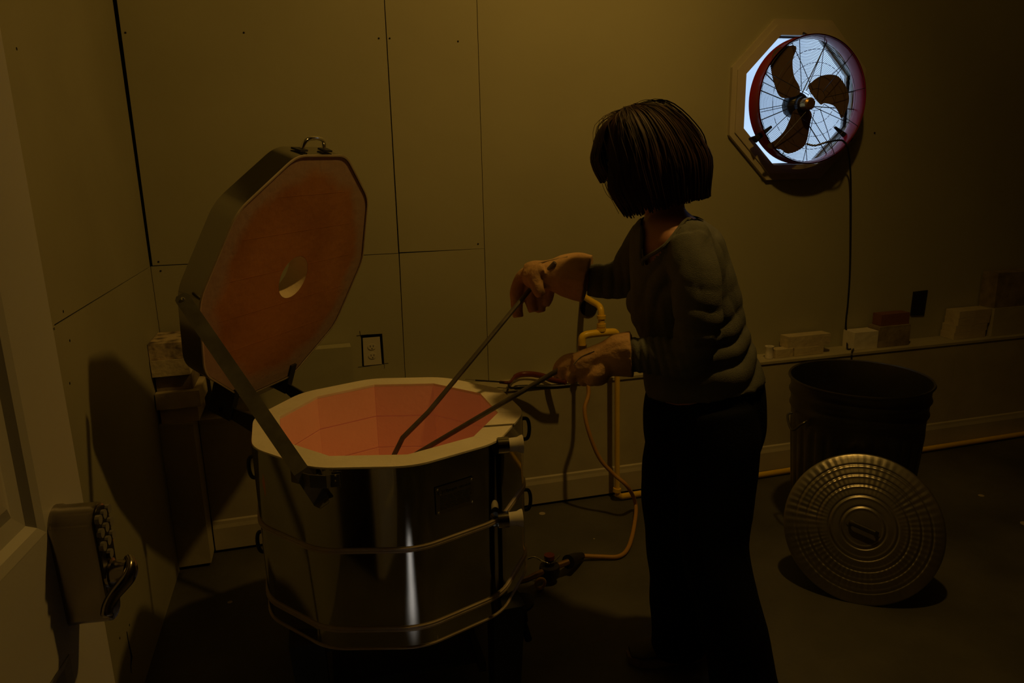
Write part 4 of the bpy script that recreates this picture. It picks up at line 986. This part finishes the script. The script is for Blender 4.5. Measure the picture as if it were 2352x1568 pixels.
# --- shoes
def shoe(heel, toe_dir, L=.25):
    d_ = toe_dir.normalized(); sd_ = Vector((-d_.y, d_.x, 0)); f = lambda a, b_, c: heel+d_*a+sd_*b_+Zv*c
    sh = empty('shoe', tuple(heel)); sh.parent = woman; sh.matrix_parent_inverse = Matrix.Translation(-OP)
    bm = B(); st_ = [(.00, .030, .028, .050), (.03, .036, .034, .060), (.08, .036, .036, .064), (.13, .040, .034, .050), (.18, .045, .030, .036), (.225, .040, .024, .026), (.25, .022, .014, .018)]
    R = []
    for a, w_, hh_, top in st_:
        R.append([bm.verts.new(f(a, w_*math.cos(2*PI*k/16), .020+max(0, (top)*.5)+top*.5*math.sin(2*PI*k/16)*1.0)) for k in range(16)])
    for A, C in zip(R, R[1:]):
        for k in range(16): bm.faces.new((A[k], A[(k+1) % 16], C[(k+1) % 16], C[k]))
    bm.faces.new(R[0]); bm.faces.new(R[-1])
    o = fin('upper', bm, 'shoe', None, True); o.parent = sh; o.matrix_parent_inverse = Matrix.Translation(-heel)
    out = [(-.004, 0), (.01, .032), (.06, .038), (.12, .040), (.18, .048), (.23, .040), (.258, .014), (.258, -.014), (.23, -.040), (.18, -.048), (.12, -.040), (.06, -.038), (.01, -.032)]
    bm = B(); prism(bm, out, 0, .022, lambda u, v, c: f(u, v, c)); o = fin('sole', bm, 'sole', None, bevel=.003); o.parent = sh; o.matrix_parent_inverse = Matrix.Translation(-heel)
fa, fb_ = atz(1628, 1500, .0), atz(1432, 1516, .0)
shoe(fa, fb_-fa)
nh_ = Q(1735, 1600, -.205); shoe(Vector((nh_.x+.03, nh_.y, 0)), -ra_+vb*.1)

# --- hair: a shaped base plus many overlapping locks
bm = B()
ball(bm, h(-.014, 0, .022), (.118, .098, .112), HM); ball(bm, h(-.055, 0, -.035), (.090, .098, .100), HM); ball(bm, h(-.02, -.01, -.075), (.085, .092, .065), HM)
def carve(bm_):
    dl = [v for v in bm_.verts if (v.co-h(.085, 0, -.040)).dot(hf) > -.030 and abs((v.co-HC).dot(hl)) < .060 and (v.co-HC).dot(hu) < .045]
    bmesh.ops.delete(bm_, geom=dl, context='VERTS')
hair = remesh('hair', bm, .008, 'hair', woman, 3, carve)
rh = random.Random(3)
bm = B()
part = lambda a: h(.03-.09*a, .012, .135-.02*abs(a-.3))
N_ = 1100
for i in range(N_):
    az = rh.uniform(-PI*.985, PI*.985)                       # 0 = front of the face
    s = math.sin(az); c_ = math.cos(az)
    root = h(.045+.05*c_*.5-.045, .015+.018*s, .128+rh.uniform(-.004, .004)) if True else None
    k_ = rh.uniform(.94, 1.05)
    front = max(0, c_)
    # half-way point over the skull and lower end at the bob edge
    top = h(.078*c_*k_-.012, .074*s*k_, .100)
    midp = h(.118*c_*k_-.020, .104*s*k_, .030-.0*front)
    if c_ > .62:
        top = h(.085*c_, .070*s, .106); midp = h(.116*c_, .086*s, .072)
    if c_ > .62:   # fringe, sweeping over the brow
        low = h(.130*k_-.06*s*s, .092*s, .032+rh.uniform(-.008, .006)); end = h(.121*k_-.06*s*s, .092*s, -.016+rh.uniform(-.014, .008))
    else:
        ww = rh.uniform(.96, 1.06); drop = -.122-.010*(1-c_)/2+rh.uniform(-.018, .010)
        low = h((.146*c_-.010)*ww, .114*s*ww, -.055)
        tip = rh.uniform(.88, 1.0); end = h((.128*c_-.010)*tip, .106*s*tip, drop)
    P = spline([root, top, midp, low, end], 4); n_ = len(P); r_ = rh.uniform(.0022, .0046)
    tube(bm, P, [(r_*1.6*min(1, .4+j/4)*(1 if j < n_-4 else (n_-j)/4.5+.05), r_*.6) for j in range(n_)], 5)
lk2 = tag(fin('hair_locks', bm, 'hair', hair, True), 'dark brown locks of the bob', None, None, 'stuff'); 

bm = B()
for i in range(60):
    az = rh.uniform(-PI, PI); c_, s = math.cos(az), math.sin(az); k_ = rh.uniform(1.0, 1.10)
    P = spline([h(0, .015, .130), h(.09*c_*k_, .08*s*k_, .11*k_), h(.128*c_*k_-.02, .118*s*k_, .02), h(.128*c_*k_-.02, .122*s*k_, -.05), h(.115*c_*k_-.02, .12*s*k_, -.11+rh.uniform(-.03, .03))], 5)
    tube(bm, P, .0007, 3)
fw = tag(fin('stray_hair', bm, 'hair', hair), None, None, None, 'stuff')

# --- gloves
def glove(name, build, vox=.0042):
    bm = B(); build(bm); return remesh(name, bm, vox, 'leather', woman, 2, lambda m_: folds(m_, .0035, 22))
def gt(bm, pts, n=14, sub=4): limb(bm, pts, n, sub)
def far_glove(bm):
    gt(bm, [(1350, 640, .15, 56), (1320, 634, .15, 55), (1292, 632, .145, 48), (1268, 632, .14, 38), (1245, 632, .135, 34), (1222, 630, .13, 33), (1205, 630, .13, 25)])
    ball(bm, Q(1232, 640, .13), (.036, .03, .034))
    gt(bm, [(1215, 622, .14, 15), (1196, 640, .15, 14.5), (1187, 668, .155, 14), (1187, 702, .15, 13.5), (1190, 728, .145, 12)])
    gt(bm, [(1228, 645, .165, 14), (1216, 672, .17, 13.5), (1221, 700, .165, 13), (1225, 716, .16, 11)])
    gt(bm, [(1245, 650, .18, 14), (1238, 680, .185, 13), (1240, 702, .18, 12.5), (1243, 716, .175, 10.5)])
    gt(bm, [(1262, 648, .18, 13), (1262, 672, .185, 12), (1256, 692, .18, 11), (1252, 700, .178, 9)])
    gt(bm, [(1248, 618, .105, 17), (1232, 626, .098, 17), (1230, 646, .090, 16), (1238, 668, .090, 14), (1243, 678, .092, 11)])
def near_glove(bm):
    gt(bm, [(1452, 812, -.155, 54), (1430, 814, -.155, 51), (1400, 822, -.15, 45), (1372, 830, -.15, 39), (1345, 838, -.15, 38), (1322, 842, -.15, 32)])
    gt(bm, [(1322, 824, -.13, 17), (1298, 832, -.125, 16), (1284, 848, -.13, 15), (1284, 866, -.14, 12)])
    gt(bm, [(1328, 838, -.15, 16), (1304, 842, -.15, 15), (1292, 856, -.15, 14), (1298, 870, -.155, 11)])
    gt(bm, [(1338, 850, -.165, 16), (1320, 856, -.17, 14), (1312, 866, -.17, 13), (1320, 874, -.165, 10)])
    gt(bm, [(1352, 858, -.165, 15), (1342, 868, -.17, 13), (1340, 876, -.17, 12), (1348, 880, -.165, 9)])
    gt(bm, [(1390, 842, -.185, 20), (1374, 862, -.195, 18), (1360, 872, -.19, 15), (1352, 876, -.18, 11)])
    ball(bm, Q(1372, 862, -.165), (.034, .03, .028))
far_g = tag(glove('glove', far_glove), 'tan leather gauntlet on the far hand, fingers hanging over the rod')
near_g = tag(glove('glove', near_glove), 'tan leather gauntlet on the near hand closed around the rod')
for pts in ([(1238, 604, .105), (1262, 588, .125), (1300, 573, .115)], [(1284, 838, -.20), (1320, 806, -.205), (1352, 790, -.20)]):
    bt2 = BVHTree.FromPolygons([v.co for v in (far_g if pts[0][1] < 700 else near_g).data.vertices], [p.vertices for p in (far_g if pts[0][1] < 700 else near_g).data.polygons])
    PP = [bt2.find_nearest(Q(*p))[0] for p in pts]; bm = B(); tube(bm, spline(PP, 4), .0016, 6); o = fin('glove_seam', bm, 'brickdark', None, True); gg = far_g if pts[0][1] < 700 else near_g; o.parent = gg

# ================================================================== TONGS
piv = Vector((.175, 1.93, .50))
r1 = [Q(1275, 603, .10), Q(1217, 665, .118), aty(985, 945, 1.90), aty(925, 1005, 1.87), aty(903, 1049, 1.86), piv+Vector((.012, -.01, .05)), piv, piv+Vector((-.05, .05, -.07)), piv+Vector((-.02, .10, -.085))]
r2 = [Q(1345, 818, -.15), Q(1268, 858, -.15), aty(955, 1043, 1.83), piv+Vector((.03, -.02, .07)), piv, piv+Vector((.07, .03, -.06)), piv+Vector((.06, .10, -.08))]
tongs = empty('tongs', tuple(piv), 'long dark steel tongs reaching down into the kiln', 'tongs')
def rodlen(P, r): 
    bm = B(); out = []
    for a, b_ in zip(P, P[1:]):
        for k in range(6): out.append(a.lerp(b_, k/6))
    out.append(P[-1]); 
    tube(bm, out, r, 10); return bm
tag(fin('handle_rod', rodlen(r1, .0068), 'rod', tongs, True)); tag(fin('handle_rod', rodlen(r2, .0068), 'rod', tongs, True))
bm = B(); tube(bm, [piv-Vector((0, .012, 0)), piv+Vector((0, .012, 0))], .010, 12); fin('pivot_bolt', bm, 'rod', tongs, True)
for P in (r1, r2):
    bm = B(); a, b_ = P[-2], P[-1]; d_ = (b_-a).normalized(); tube(bm, [b_-d_*.03, b_+d_*.02], (.018, .004), 10); fin('jaw', bm, 'rod', tongs)
# the pot being lifted: hidden low in the kiln, resting on the kiln floor
#ENDPERSON#
